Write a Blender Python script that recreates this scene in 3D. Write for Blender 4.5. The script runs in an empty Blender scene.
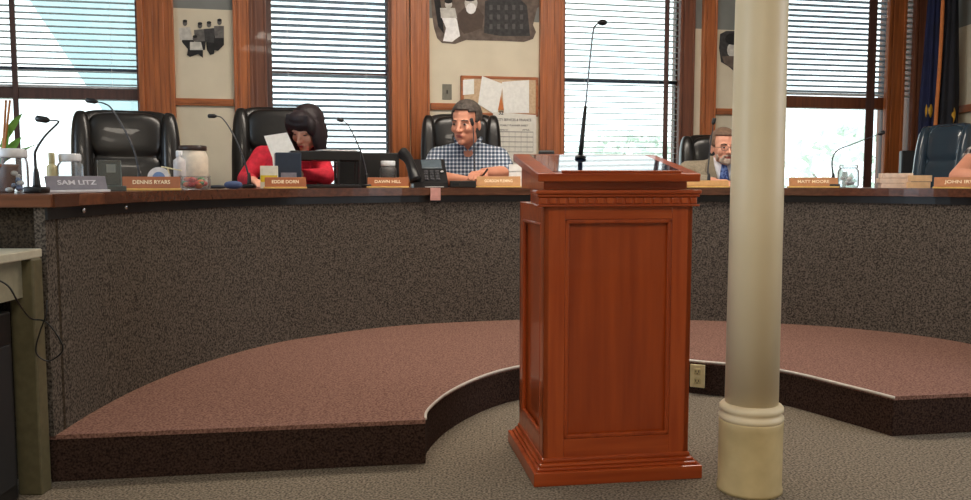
import bpy, bmesh, math, random
from mathutils import Vector, Matrix, Euler
random.seed(4)
S=bpy.context.scene; COL=S.collection
PI=math.pi
# ------------------------------------------------------------------ camera
F=850.0; TH=math.atan(70/850); H=1.0
cd=bpy.data.cameras.new('camera'); cam=bpy.data.objects.new('camera',cd); COL.objects.link(cam)
cam.location=(0,0,H); cam.rotation_euler=(PI/2-TH,0,0)
cd.sensor_width=36; cd.lens=36*F/971; cd.clip_start=.05; cd.clip_end=300; S.camera=cam
def ray(px,py):
    a=(px-485.5)/F;b=(250-py)/F
    return Vector((a,math.cos(TH)+b*math.sin(TH),-math.sin(TH)+b*math.cos(TH)))
def P(px,py,Y):
    d=ray(px,py);t=Y/d.y;return Vector((d.x*t,Y,H+d.z*t))
def G(px,py,z):
    d=ray(px,py);t=(z-H)/d.z;return Vector((d.x*t,d.y*t,z))
# ------------------------------------------------------------------ materials
def lin(c): return tuple(((v/255)/12.92 if v/255<=.04045 else ((v/255+.055)/1.055)**2.4) for v in c)+(1,)
MC={}
def mat(name,rgb,rough=.6,rgb2=None,kind='noise',scale=40,stretch=(1,1,1),bump=0,metal=0,coat=0,lo=.35,hi=.65,spec=.5,detail=3):
    if name in MC: return MC[name]
    m=bpy.data.materials.new(name); m.use_nodes=True; nt=m.node_tree; b=nt.nodes['Principled BSDF']
    b.inputs['Roughness'].default_value=rough; b.inputs['Metallic'].default_value=metal
    b.inputs['Coat Weight'].default_value=coat; b.inputs['Specular IOR Level'].default_value=spec
    tc=nt.nodes.new('ShaderNodeTexCoord'); mp=nt.nodes.new('ShaderNodeMapping'); mp.inputs['Scale'].default_value=stretch
    nt.links.new(tc.outputs['Object'],mp.inputs['Vector'])
    if rgb2 is None: rgb2=tuple(max(0,v*.93) for v in rgb)
    n=nt.nodes.new('ShaderNodeTexNoise'); n.inputs['Scale'].default_value=scale; n.inputs['Detail'].default_value=detail
    nt.links.new(mp.outputs[0],n.inputs['Vector'])
    r=nt.nodes.new('ShaderNodeValToRGB'); r.color_ramp.elements[0].position=lo; r.color_ramp.elements[1].position=hi
    r.color_ramp.elements[0].color=lin(rgb); r.color_ramp.elements[1].color=lin(rgb2)
    nt.links.new(n.outputs['Fac'],r.inputs['Fac']); nt.links.new(r.outputs[0],b.inputs['Base Color'])
    if bump:
        bp=nt.nodes.new('ShaderNodeBump'); bp.inputs['Strength'].default_value=bump; bp.inputs['Distance'].default_value=.004
        nt.links.new(n.outputs['Fac'],bp.inputs['Height']); nt.links.new(bp.outputs[0],b.inputs['Normal'])
    MC[name]=m; return m
def wood(name,a,b2,rough=.35,axis='z',coat=.2,scale=9):
    st={'z':(6,6,.35),'x':(.35,6,6),'y':(6,.35,6)}[axis]
    return mat(name,a,rough,b2,scale=scale,stretch=st,coat=coat,lo=.3,hi=.7,detail=5)
def glassmat(name,tint=(235,240,240),gl=.12,rough=.03,milk=0.0):
    if name in MC: return MC[name]
    m=bpy.data.materials.new(name); m.use_nodes=True; nt=m.node_tree; nt.nodes.remove(nt.nodes['Principled BSDF'])
    t=nt.nodes.new('ShaderNodeBsdfTransparent'); g=nt.nodes.new('ShaderNodeBsdfGlossy'); mx=nt.nodes.new('ShaderNodeMixShader')
    df=nt.nodes.new('ShaderNodeBsdfTranslucent'); dd=nt.nodes.new('ShaderNodeBsdfDiffuse'); m1=nt.nodes.new('ShaderNodeMixShader'); m2=nt.nodes.new('ShaderNodeMixShader'); m2.inputs[0].default_value=milk
    nt.links.new(df.outputs[0],m1.inputs[1]); nt.links.new(dd.outputs[0],m1.inputs[2])
    t.inputs[0].default_value=lin(tint)
    if milk: fr_ior=1.15
    else: fr_ior=1.45; g.inputs['Roughness'].default_value=rough
    fr=nt.nodes.new('ShaderNodeFresnel'); fr.inputs[0].default_value=fr_ior; mth=nt.nodes.new('ShaderNodeMath'); mth.operation='ADD'; mth.inputs[1].default_value=gl*.3
    nt.links.new(fr.outputs[0],mth.inputs[0]); nt.links.new(mth.outputs[0],mx.inputs[0]); nt.links.new(t.outputs[0],m2.inputs[1]); nt.links.new(m1.outputs[0],m2.inputs[2]); nt.links.new(m2.outputs[0],mx.inputs[1]); nt.links.new(g.outputs[0],mx.inputs[2])
    nt.links.new(mx.outputs[0],nt.nodes['Material Output'].inputs[0]); MC[name]=m; return m
def checkmat(name,dark,mid,light,pitch=.028):
    m=bpy.data.materials.new(name); m.use_nodes=True; nt=m.node_tree; b=nt.nodes['Principled BSDF']; b.inputs['Roughness'].default_value=.85
    tc=nt.nodes.new('ShaderNodeTexCoord'); sp=nt.nodes.new('ShaderNodeSeparateXYZ'); nt.links.new(tc.outputs['Object'],sp.inputs[0])
    outs=[]
    for ax in (0,2):
        a=nt.nodes.new('ShaderNodeMath'); a.operation='MULTIPLY'; a.inputs[1].default_value=1/pitch; nt.links.new(sp.outputs[ax],a.inputs[0])
        f=nt.nodes.new('ShaderNodeMath'); f.operation='FRACT'; nt.links.new(a.outputs[0],f.inputs[0])
        l=nt.nodes.new('ShaderNodeMath'); l.operation='LESS_THAN'; l.inputs[1].default_value=.36; nt.links.new(f.outputs[0],l.inputs[0]); outs.append(l)
    s=nt.nodes.new('ShaderNodeMath'); s.operation='ADD'; nt.links.new(outs[0].outputs[0],s.inputs[0]); nt.links.new(outs[1].outputs[0],s.inputs[1])
    h=nt.nodes.new('ShaderNodeMath'); h.operation='MULTIPLY'; h.inputs[1].default_value=.5; nt.links.new(s.outputs[0],h.inputs[0])
    r=nt.nodes.new('ShaderNodeValToRGB'); r.color_ramp.interpolation='CONSTANT'
    r.color_ramp.elements[0].color=lin(dark); r.color_ramp.elements[1].position=.3; r.color_ramp.elements[1].color=lin(mid)
    e=r.color_ramp.elements.new(.8); e.color=lin(light)
    nt.links.new(h.outputs[0],r.inputs['Fac']); nt.links.new(r.outputs[0],b.inputs['Base Color']); return m
# ------------------------------------------------------------------ mesh helpers
def obj(name,bm,m,parent=None,smooth=False,mods=None,**tags):
    me=bpy.data.meshes.new(name); bmesh.ops.recalc_face_normals(bm,faces=bm.faces[:]); bm.to_mesh(me); bm.free()
    o=bpy.data.objects.new(name,me); COL.objects.link(o)
    if m: me.materials.append(m)
    if smooth:
        for p in me.polygons: p.use_smooth=True
    if parent: o.parent=parent
    for k,v in tags.items(): o[k]=v
    return o
def thing(name,label,cat,loc=(0,0,0),rz=0,group=None):
    o=bpy.data.objects.new(name,None); o.empty_display_size=.05; COL.objects.link(o); o.location=loc; o.rotation_euler=(0,0,rz)
    o['label']=label; o['category']=cat
    if group:o['group']=group
    return o
def tag(o,label,cat,group=None):
    o['label']=label;o['category']=cat
    if group:o['group']=group
    return o
def B(): return bmesh.new()
def box(bm,x0,x1,y0,y1,z0,z1,M=None,bev=0):
    r=bmesh.ops.create_cube(bm,size=1); vs=r['verts']
    for v in vs: v.co=Vector(((x0+x1)/2+v.co.x*(x1-x0),(y0+y1)/2+v.co.y*(y1-y0),(z0+z1)/2+v.co.z*(z1-z0)))
    if bev:
        es=list({e for v in vs for e in v.link_edges})
        r2=bmesh.ops.bevel(bm,geom=es,offset=bev,segments=2,affect='EDGES',profile=.5)
        vs=list({v for f in r2['faces'] for v in f.verts}|{v for v in vs if v.is_valid})
    if M is not None:
        for v in vs: v.co=M@v.co
    return bm
def lathe(bm,prof,seg=24,M=None,c=(0,0,0)):
    rings=[]
    for r,z in prof:
        ring=[]
        for i in range(seg):
            a=2*PI*i/seg; v=Vector((c[0]+r*math.cos(a),c[1]+r*math.sin(a),c[2]+z)); ring.append(bm.verts.new(M@v if M is not None else v))
        rings.append(ring)
    for a,b in zip(rings,rings[1:]):
        for i in range(seg): bm.faces.new((a[i],a[(i+1)%seg],b[(i+1)%seg],b[i]))
    bm.faces.new(rings[0][::-1]); bm.faces.new(rings[-1]); return bm
def tube(bm,pts,rad,seg=8):
    pts=[Vector(p) for p in pts]; n=len(pts)
    if not hasattr(rad,'__len__'): rad=[rad]*n
    up=Vector((0,0,1)); rings=[]; prev=None
    for i,p in enumerate(pts):
        t=(pts[min(i+1,n-1)]-pts[max(i-1,0)]).normalized()
        if prev is None:
            prev=t.orthogonal().normalized()
        nrm=(prev-t*prev.dot(t)).normalized(); prev=nrm; bn=t.cross(nrm)
        rings.append([bm.verts.new(p+(nrm*math.cos(2*PI*k/seg)+bn*math.sin(2*PI*k/seg))*rad[i]) for k in range(seg)])
    for a,b in zip(rings,rings[1:]):
        for k in range(seg): bm.faces.new((a[k],a[(k+1)%seg],b[(k+1)%seg],b[k]))
    bm.faces.new(rings[0][::-1]); bm.faces.new(rings[-1]); return bm
def spl(pts,n=8):
    pts=[Vector(p) for p in pts]; out=[]
    for i in range(len(pts)-1):
        p0=pts[i-1] if i else pts[0]*2-pts[1]; p1,p2=pts[i],pts[i+1]; p3=pts[i+2] if i+2<len(pts) else p2*2-p1
        for k in range(n):
            t=k/n; out.append(.5*((2*p1)+(p2-p0)*t+(2*p0-5*p1+4*p2-p3)*t*t+(3*p1-p0-3*p2+p3)*t**3))
    out.append(pts[-1]); return out
def ell(bm,c,r,M=None,seg=20,ry=14,n=1.0):
    def vert(x,y,z):
        if n!=1:
            L=(abs(x)**(2*n)+abs(y)**(2*n)+abs(z)**(2*n))**(1/(2*n)); x,y,z=x/L,y/L,z/L
        w=Vector((c[0]+x*r[0],c[1]+y*r[1],c[2]+z*r[2])); return bm.verts.new(M@w if M is not None else w)
    top=vert(0,0,1); rings=[]
    for k_ in range(1,ry):
        a=PI*k_/ry; rings.append([vert(math.sin(a)*math.cos(2*PI*i_/seg),math.sin(a)*math.sin(2*PI*i_/seg),math.cos(a)) for i_ in range(seg)])
    bot=vert(0,0,-1)
    for i_ in range(seg):
        bm.faces.new((top,rings[0][i_],rings[0][(i_+1)%seg])); bm.faces.new((bot,rings[-1][(i_+1)%seg],rings[-1][i_]))
    for A_,B_ in zip(rings,rings[1:]):
        for i_ in range(seg): bm.faces.new((A_[i_],B_[i_],B_[(i_+1)%seg],A_[(i_+1)%seg]))
    return bm
def caps(bm,p0,r0,p1,r1,M=None):
    p0=Vector(p0);p1=Vector(p1)
    if M is not None: p0=M@p0;p1=M@p1
    ell(bm,p0,(r0,)*3,seg=14,ry=10); ell(bm,p1,(r1,)*3,seg=14,ry=10); tube(bm,[p0,p1],[r0,r1],14); return bm
def chain(bm,pts,rs,M=None):
    for i in range(len(pts)-1): caps(bm,pts[i],rs[i],pts[i+1],rs[i+1],M)
def prism(bm,poly,z0,z1):
    lo=[bm.verts.new((x,y,z0)) for x,y in poly]; hi=[bm.verts.new((x,y,z1)) for x,y in poly]; n=len(poly)
    bm.faces.new(hi); bm.faces.new(lo[::-1])
    for i in range(n): bm.faces.new((lo[i],lo[(i+1)%n],hi[(i+1)%n],hi[i]))
    return bm
def remesh(o,v,sm=2):
    m=o.modifiers.new('remesh','REMESH'); m.mode='VOXEL'; m.voxel_size=v; m.use_smooth_shade=True
    s=o.modifiers.new('smooth','SMOOTH'); s.factor=.5; s.iterations=sm; return o
def text(body,size,m,parent,loc,rot=(PI/2,0,0),w=None,ext=.0008,name='lettering'):
    cu=bpy.data.curves.new('t','FONT'); cu.body=body; cu.size=size; cu.extrude=ext; cu.align_x='CENTER'; cu.align_y='CENTER'; cu.offset=size*.02
    t=bpy.data.objects.new('t',cu); COL.objects.link(t); dg=bpy.context.evaluated_depsgraph_get(); dg.update()
    me=bpy.data.meshes.new_from_object(t.evaluated_get(dg)); bpy.data.objects.remove(t)
    xs=[v.co.x for v in me.vertices]; k=(w/(max(xs)-min(xs))) if w else 1
    for v in me.vertices: v.co.x*=k
    me.materials.clear(); me.materials.append(m); o=bpy.data.objects.new(name,me); COL.objects.link(o); o.parent=parent; o.location=loc; o.rotation_euler=rot; return o
def copy_tree(o,parent=None):
    c=o.copy(); COL.objects.link(c); c.parent=parent
    for ch in list(o.children): copy_tree(ch,c)
    return c
# ------------------------------------------------------------------ palette
M_wall=mat('cream_wall',(214,203,180),.85,(206,195,172),scale=4,bump=0)
M_wallg=mat('grey_upper_wall',(128,130,126),.85,(118,120,116),scale=4)
M_ceil=mat('ceiling_white',(225,222,212),.9,scale=5)
M_floor=mat('floor_carpet',(148,136,120),.95,(84,76,66),scale=125,bump=.5,lo=.38,hi=.62,spec=.1)
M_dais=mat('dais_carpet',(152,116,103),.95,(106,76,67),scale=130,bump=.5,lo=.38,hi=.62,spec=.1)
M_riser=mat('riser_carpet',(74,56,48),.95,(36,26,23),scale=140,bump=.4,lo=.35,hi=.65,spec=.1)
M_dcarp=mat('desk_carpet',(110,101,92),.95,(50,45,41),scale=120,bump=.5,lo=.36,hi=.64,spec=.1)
M_case=wood('casing_wood',(182,104,52),(138,74,34),.4)
M_caseL=wood('casing_wood_light',(206,140,86),(180,112,64),.4)
M_caseD=wood('casing_wood_dark',(124,70,42),(90,48,30),.5)
M_sash=wood('sash_wood',(92,62,54),(70,46,42),.5)
M_rail=wood('rail_wood',(176,100,50),(140,76,36),.4,'x')
M_desk=wood('desk_edge_wood',(124,76,50),(92,54,36),.28,'x',.4)
M_lec=wood('cherry_wood',(180,82,34),(156,62,20),.3,'z',.35,7)
M_lecx=wood('cherry_wood_cross',(180,82,34),(150,58,18),.3,'x',.35,7)
M_lecd=wood('cherry_panel',(172,74,26),(144,56,18),.32,'z',.35,5)
M_slat=mat('blind_slat',(214,218,222),.6)
M_glass=glassmat('window_glass')
M_clear=glassmat('clear_plastic',(236,240,242),.2,.1,.12)
M_leath=mat('black_leather',(26,22,20),.33,(18,16,15),scale=30,bump=.15,coat=.15)
M_black=mat('black_plastic',(20,20,22),.4)
M_metal=mat('grey_metal',(130,130,132),.3,metal=.9)
M_chrome=mat('chrome',(200,200,205),.12,metal=1)
M_white=mat('white_paper',(236,234,228),.8,(226,224,218))
M_brass=mat('nameplate_base',(226,186,110),.4,(212,170,96))
M_plate=mat('nameplate_face',(158,88,44),.4,(144,78,38),scale=20)
M_let=mat('nameplate_letters',(246,226,190),.5)
M_skin=mat('skin',(214,150,122),.55,(204,138,110),scale=12)
M_skin2=mat('skin_fair',(230,172,146),.55,(218,154,128),scale=12)
M_col=mat('column_paint',(228,210,176),.45,(222,204,168),scale=3,coat=.0)
M_colb=mat('column_base_paint',(206,184,136),.5,(190,168,122),scale=10)
# ------------------------------------------------------------------ back wall frame
WO=Vector((-3.325,5.822,0)); WT=Vector((1,.2121,0)).normalized(); WN=Vector((WT.y,-WT.x,0))
def wm(): # matrix: (u,n,z) -> world
    return Matrix(((WT.x,WN.x,0,WO.x),(WT.y,WN.y,0,WO.y),(0,0,1,0),(0,0,0,1)))
WMX=wm()
def WP(px,py,n=0):
    d=ray(px,py); o=Vector((0,0,H)); q=WO+WN*n
    t=(q-o).dot(WN)/d.dot(WN); p=o+d*t; return (p-WO).dot(WT),p.z
def U(px,n=0): return WP(px,60,n)[0]
def wbox(bm,px0,px1,z0,z1,n0,n1,bev=0): return box(bm,U(px0),U(px1),min(n0,n1),max(n0,n1),z0,z1,WMX,bev)
def ubox(bm,u0,u1,z0,z1,n0,n1,bev=0): return box(bm,u0,u1,min(n0,n1),max(n0,n1),z0,z1,WMX,bev)
ZC=3.1; SILL=.62; WTOP=2.62
EXT={1:(-.11,0),267:(-.035,.0),563:(0,.06),781:(0,.11),903:(0,.1)}
def OP(a,b): return U(a)+EXT[a][0],U(b)+EXT[a][1]
ops=[(1,139),(267,391),(563,678),(781,885),(903,911)]
bm=B(); edges=[U(-110)]+[p for o in ops for p in OP(*o)]+[U(1010)]
for i in range(0,len(edges),2): ubox(bm,edges[i],edges[i+1],0,2.2,-.2,0)
for a,b in ops: ubox(bm,OP(a,b)[0],OP(a,b)[1],0,SILL,-.2,0)
obj('wall_back',bm,M_wall,kind='structure')
bm=B()
for i in range(0,len(edges),2): ubox(bm,edges[i],edges[i+1],2.2,ZC,-.2,0)
for a,b in ops: ubox(bm,OP(a,b)[0],OP(a,b)[1],WTOP,ZC,-.2,0)
obj('wall_back_upper',bm,M_wallg,kind='structure')
# side walls, rear, ceiling, floor
bm=B(); box(bm,3.75,3.9,-3.2,7.5,0,2.2); obj('wall_right',bm,M_wall,kind='structure')
bm=B(); box(bm,3.75,3.9,-3.2,7.5,2.2,ZC); obj('wall_right_upper',bm,M_wallg,kind='structure')
bm=B(); box(bm,-4.35,-4.2,-3.2,5.8,0,ZC); obj('wall_left',bm,M_wall,kind='structure')
bm=B(); box(bm,-4.35,3.9,-3.35,-3.2,0,ZC); obj('wall_front',bm,M_wall,kind='structure')
bm=B(); prism(bm,[(-4.4,-3.4),(4,-3.4),(4,7.6),(-4.4,5.7)],ZC,ZC+.1); obj('ceiling',bm,M_ceil,kind='structure')
bm=B(); prism(bm,[(-4.35,-3.35),(3.9,-3.35),(3.9,7.5),(-4.35,5.75)],-.1,0); obj('floor',bm,M_floor,kind='structure')
# chair rail on the back wall
RZ=1.553; k=1
for a,b in [(174,233),(430,538),(716,781)]:
    bm=B(); wbox(bm,a,b,RZ-.028,RZ+.022,0,.022,.004); wbox(bm,a,b,RZ-.012,RZ+.008,.02,.03)
    obj('trim_%d'%k,bm,M_rail,kind='structure'); k+=1
bm=B(); box(bm,3.722,3.75,3.0,7.25,RZ-.03,RZ+.03,None,.004); obj('trim_%d'%k,bm,wood('rail_wood_side',(170,98,50),(136,74,36),.4,'y'),kind='structure'); k+=1
# casings
def casing(px0,px1,tone=0,ribs=2):
    global k
    m=[M_case,M_caseL,M_caseD][tone]
    u0,u1=U(px0),U(px1); w=u1-u0; bm=B()
    ubox(bm,u0,u1,.16,WTOP+.12,0,.022)
    ubox(bm,u0,u0+w*.16,.16,WTOP+.12,.02,.042,.004); ubox(bm,u1-w*.14,u1,.16,WTOP+.12,.02,.036,.004)
    for j in range(ribs):
        c=u0+w*(.36+.3*j/(max(1,ribs-1))); ubox(bm,c-w*.07,c+w*.07,.16,WTOP+.12,.02,.03,.003)
    obj('trim_%d'%k,bm,m,kind='structure'); k+=1
casing(139,175,0); casing(234,250,0,1); casing(250,267,2,1); casing(391,409,0,1); casing(410,429,0,2)
casing(539,563,0,2); casing(678,693,2,1); casing(701,715,0,1); casing(885,903,0,1); casing(911,927,2,1)
for a,b in ops[:4]:
    bm=B(); wbox(bm,a,b,WTOP,WTOP+.14,0,.03,.004); obj('trim_%d'%k,bm,M_rail,kind='structure'); k+=1
    bm=B(); wbox(bm,a-4,b+4,SILL-.03,SILL,-.14,.06,.004); obj('trim_%d'%k,bm,M_rail,kind='structure'); k+=1
# windows
def zof(px,py,n=-.13): return WP(px,py,n)[1]
def window(i,a,b,rails,mull,slit=False):
    w=thing('window_%d'%i,'',''); del w['label']; del w['category']; w['kind']='structure'
    u0,u1=OP(a,b)
    bm=B(); ubox(bm,u0,u0+.018,SILL,WTOP,-.2,-.002); ubox(bm,u1-.018,u1,SILL,WTOP,-.2,-.002); ubox(bm,u0,u1,WTOP-.02,WTOP,-.2,-.002); ubox(bm,u0,u1,SILL,SILL+.02,-.2,-.002)
    obj('window_frame',bm,M_caseD,w)
    if not slit:
        bm=B(); f=.012
        ubox(bm,u0+.018,u0+.018+f,SILL+.02,WTOP-.02,-.15,-.11); ubox(bm,u1-.018-f,u1-.018,SILL+.02,WTOP-.02,-.15,-.11)
        ubox(bm,u0+.02,u1-.02,SILL+.02,SILL+.09,-.15,-.11); ubox(bm,u0+.02,u1-.02,WTOP-.08,WTOP-.02,-.15,-.11)
        obj('sash',bm,M_sash,w)
        for (z0,z1,n0,n1,m) in rails:
            bm=B(); ubox(bm,u0+.018,u1-.018,z0,z1,n0,n1,.003); obj('meeting_rail',bm,m,w)
        for (p,q) in mull:
            bm=B(); box(bm,U(p,-.04),U(q,-.04),-.052,-.04,SILL+.02,WTOP-.02,WMX,.002); obj('mullion',bm,M_sash,w)
    bm=B(); ubox(bm,u0+.01,u1-.01,SILL+.02,WTOP-.02,-.132,-.128); obj('pane',bm,M_glass,w)
    return w
M_railb=mat('blue_grey_rail',(66,78,98),.4)
window(1,*ops[0],[(zof(70,100),zof(70,89.5),-.15,-.05,M_sash),(zof(70,72),zof(70,68),-.15,-.11,M_railb)],[(11,16.5)])
window(2,*ops[1],[(zof(330,77.5),zof(330,72.5),-.15,-.11,M_sash)],[(267,272),(387,391)])
window(3,*ops[2],[(zof(615,83),zof(615,79.5),-.15,-.11,M_railb)],[(664.5,669)])
window(4,*ops[3],[(zof(830,109),zof(830,97.5),-.15,-.053,M_caseD)],[(868,876)])
window(5,*ops[4],[],[],True)
# blinds
def blind(i,a,b,zbot,tilt,label,pitch=.0445,width=.046,thick=.0025,mat_=None):
    t=thing('window_blind',label,'blind',WO+WT*(sum(OP(a,b))/2)+WN*-.085+Vector((0,0,zbot)),math.atan2(WT.y,WT.x),'white slatted window blinds')
    L=OP(a,b)[1]-OP(a,b)[0]-.045; top=WTOP-.04-zbot
    bm=B(); box(bm,-L/2,L/2,-.025,.025,top-.045,top,None,.003); obj('headrail',bm,M_slat,t)
    bm=B(); z=.03
    while z<top-.06:
        box(bm,-L/2,L/2,-width/2,width/2,-thick/2,thick/2,Matrix.Translation((0,0,z))@Matrix.Rotation(tilt,4,'X')); z+=pitch
    obj('slats',bm,mat_ or M_slat,t)
    bm=B(); box(bm,-L/2,L/2,-.022,.022,0,.018,None,.003); obj('bottom_rail',bm,M_slat,t)
    for x in (-L*.32,L*.32):
        bm=B(); tube(bm,[(x,-.024,.01),(x,-.024,top-.02)],.0012,6); obj('ladder_cord',bm,M_white,t)
    return t
M_slat2=mat('blind_slat_backlit',(178,190,204),.6); M_slat3=mat('blind_slat_pale',(200,210,208),.6)  # blue-grey tone on white slats stands for their backlit look
blind(1,*ops[0],zof(70,89),-.07,'half-lowered white slatted blind in the leftmost window above the empty leather chair',pitch=.0435)
blind(2,*ops[1],SILL+.05,-.3,'fully lowered white slatted blind, backlit blue-grey by colour, in the window behind the woman in red',mat_=M_slat2)
blind(3,*ops[2],zof(615,168),-.05,'lowered pale thin-slatted blind in the window behind the lectern microphone',mat_=M_slat3,width=.036,thick=.0035)
blind(4,*ops[3],zof(830,96),-.22,'half-lowered slatted blind in the window right of the white column',mat_=M_slat2,pitch=.044)
bm=B(); z=zof(907,98)
while z<WTOP-.05:
    ubox(bm,U(903)+.022,U(911)+.08,z,z+.016,-.1,-.07); z+=.044
ubox(bm,U(903)+.05,U(903)+.053,zof(907,98),WTOP-.05,-.088,-.08)
# narrow blind of the slit window
t=thing('window_blind','narrow slatted blind strip in the slim window beside the flags','blind'); bm2=bm; obj('slats',bm2,M_slat,t)
# ------------------------------------------------------------------ outside
bm=B(); prism(bm,[(-60,8.5),(60,8.5),(60,90),(-60,90)],-3.1,-3.0); obj('ground',bm,mat('outside_ground',(190,196,186),.9,(160,172,150),scale=.5),kind='structure')
bm=B(); q=P(108,10,12)
poly=[(P(116,0,12).x,),]
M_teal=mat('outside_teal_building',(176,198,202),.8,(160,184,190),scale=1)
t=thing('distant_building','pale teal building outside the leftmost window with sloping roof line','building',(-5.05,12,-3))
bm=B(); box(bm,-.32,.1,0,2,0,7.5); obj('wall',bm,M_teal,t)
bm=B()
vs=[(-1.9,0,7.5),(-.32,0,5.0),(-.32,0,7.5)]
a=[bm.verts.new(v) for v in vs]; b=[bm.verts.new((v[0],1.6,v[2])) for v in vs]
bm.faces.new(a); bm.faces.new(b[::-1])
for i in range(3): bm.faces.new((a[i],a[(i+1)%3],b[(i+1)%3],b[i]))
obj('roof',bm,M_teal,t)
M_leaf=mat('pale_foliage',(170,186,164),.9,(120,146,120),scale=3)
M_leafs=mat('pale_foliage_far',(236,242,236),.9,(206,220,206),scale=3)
def tree(x,y,h,r,label,n=420):
    t=thing('tree',label,'tree',(x,y,-3),0,'hazy trees outside the windows')
    bm=B(); tube(bm,[(0,0,0),(.1,0,h*.4),(0,.1,h*.85)],[.25,.16,.05]);
    for j in range(7):
        a=j*2.4; tube(bm,[(0,0,h*(.35+.05*j)),(math.cos(a)*r*.7,math.sin(a)*r*.5,h*(.5+.06*j))],[.08,.02])
    obj('trunk',bm,mat('bark_pale',(150,146,136),.9),t)
    bm=B()
    for j in range(n):
        a=random.random()*2*PI; e=random.uniform(-1,1); rr=r*random.uniform(.5,1)
        c=Vector((math.cos(a)*rr*math.sqrt(1-e*e),math.sin(a)*rr*math.sqrt(1-e*e)*.7,h*.68+e*r*.85))
        s=random.uniform(.05,.13); M=Matrix.Translation(c)@Euler((random.random()*6,random.random()*6,0)).to_matrix().to_4x4()
        bm.faces.new([bm.verts.new(M@Vector(p)) for p in ((-s,-s*.6,0),(s,-s*.6,0),(s*.8,s*.6,.05),(-s*.8,s*.6,0))])
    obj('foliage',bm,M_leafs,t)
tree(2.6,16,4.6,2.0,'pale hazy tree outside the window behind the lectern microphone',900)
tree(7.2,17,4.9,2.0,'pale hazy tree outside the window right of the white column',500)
# ------------------------------------------------------------------ dais
arc=spl([(-.212,2.93,0),(-.212,3.08,0),(-.145,3.34,0),(-.02,3.6,0),(.134,3.79,0),(.36,3.94,0),(.6,4.0,0),(.82,3.99,0),(.965,3.93,0),(1.297,3.745,0),(1.495,3.43,0),(1.59,3.25,0)],5)
front=[(-1.44,2.745)]+[(p.x,p.y) for p in arc]+[(2.62,3.42),(3.72,3.6)]
back=[(3.72,7.28),(-4.15,5.62),(-4.15,2.95),(-1.46,2.93)]
def inset(v): return v
t=thing('dais','curved carpeted dais step with pinkish top and dark brown riser','platform',(0,0,0))
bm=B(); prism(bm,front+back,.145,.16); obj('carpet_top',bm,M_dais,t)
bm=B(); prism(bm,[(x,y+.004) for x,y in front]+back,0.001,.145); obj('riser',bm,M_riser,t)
bm=B(); tube(bm,[(p.x,p.y-.002,.156) for p in arc[1:]],.006,6); obj('edge_strip',bm,mat('pale_nosing',(214,206,196),.35,spec=.8),t,True,label='pale rubber edge strip along the curved step')
# ------------------------------------------------------------------ desk
dpts=[(-1.418,2.735,0),(-1.425,3.08,0),(-1.395,3.455,0),(-1.308,3.838,0),(-1.14,4.245,0),(-.95,4.5,0),(-.49,4.87,0),(.178,5.065,0),(.72,5.1,0),(1.231,5.06,0),(1.706,4.945,0),(2.10,4.76,0),(2.43,4.44,0),(2.6,3.95,0),(2.64,3.45,0)]
dc=spl(dpts,6)
def nrm(c,i):
    a=c[max(0,i-1)];b=c[min(len(c)-1,i+1)]; d=(b-a).normalized(); return Vector((-d.y,d.x,0))
def ribbon(bm,c,o0,o1,z0,z1):
    A=[c[i]+nrm(c,i)*o0 for i in range(len(c))]; Bq=[c[i]+nrm(c,i)*o1 for i in range(len(c))]
    prev=None
    R=[[bm.verts.new((p.x,p.y,z)) for p,z in ((a,z0),(b,z0),(b,z1),(a,z1))] for a,b in zip(A,Bq)]
    for r,s in zip(R,R[1:]):
        for j in range(4): bm.faces.new((r[j],r[(j+1)%4],s[(j+1)%4],s[j]))
    bm.faces.new(R[0][::-1]); bm.faces.new(R[-1]); return bm
DT=.955; FZ=.162
t=thing('council_desk','long curved council desk with grey-brown carpeted front and wooden top','desk',(0,0,0))
bm=B(); ribbon(bm,dc,0,.035,.16,.915); obj('front_panel',bm,M_dcarp,t,False,label='grey-brown carpeted curved desk front')
bm=B(); box(bm,-3.6,-1.42,2.78,2.82,.0,.915); obj('side_panel',bm,mat('shaded_desk_carpet',(74,64,52),.95,(40,34,28),scale=135,bump=.4,lo=.36,hi=.64,spec=.1),t)  # darker copy of the desk carpet, backlit shade put into its colour
bm=B(); ribbon(bm,dc,-.02,.6,.917,DT); obj('worktop',bm,M_desk,t)
bm=B(); box(bm,-3.6,-1.39,2.72,3.3,.912,DT-.001,None,.003); obj('end_worktop',bm,M_desk,t)
bm=B(); ribbon(bm,dc,-.034,-.02,.912,DT+.0005); obj('edge_band',bm,wood('edge_band_wood',(98,60,42),(68,40,28),.25,'x',.5),t)
bm=B(); ribbon(bm,dc,-.008,-.001,.872,.915); obj('edge_shadow',bm,M_black,t)  # black strip stands for the shade under the desk edge
for px in (123,325,513,80):
    # small clips under the edge
    for i in range(500):
        Y=2.7+i*.005; p=Vector(((px-485.5)/F*Y,Y,0))
        if min((p-q).length for q in dc)<.012: break
    n=(Vector((.6,2.9,0))-p).normalized()
    tag(obj('cable_hook',lathe(B(),[(.004,0),(.008,.004),(.008,.014),(.004,.02)],10,None,(p.x+n.x*.012,p.y+n.y*.012,.885)),M_chrome,None,True),
        {123:'small metal hook under the desk edge below the second nameplate from left',325:'small metal hook under the desk edge below the letter tray',513:'small metal hook under the desk edge just left of the lectern',80:'small metal hook under the desk edge below the leftmost nameplate'}[px],'hook')
fine=spl(dpts,16)
from mathutils.kdtree import KDTree
kd=KDTree(len(fine))
for i_,q_ in enumerate(fine): kd.insert(q_,i_)
kd.balance()
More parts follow.
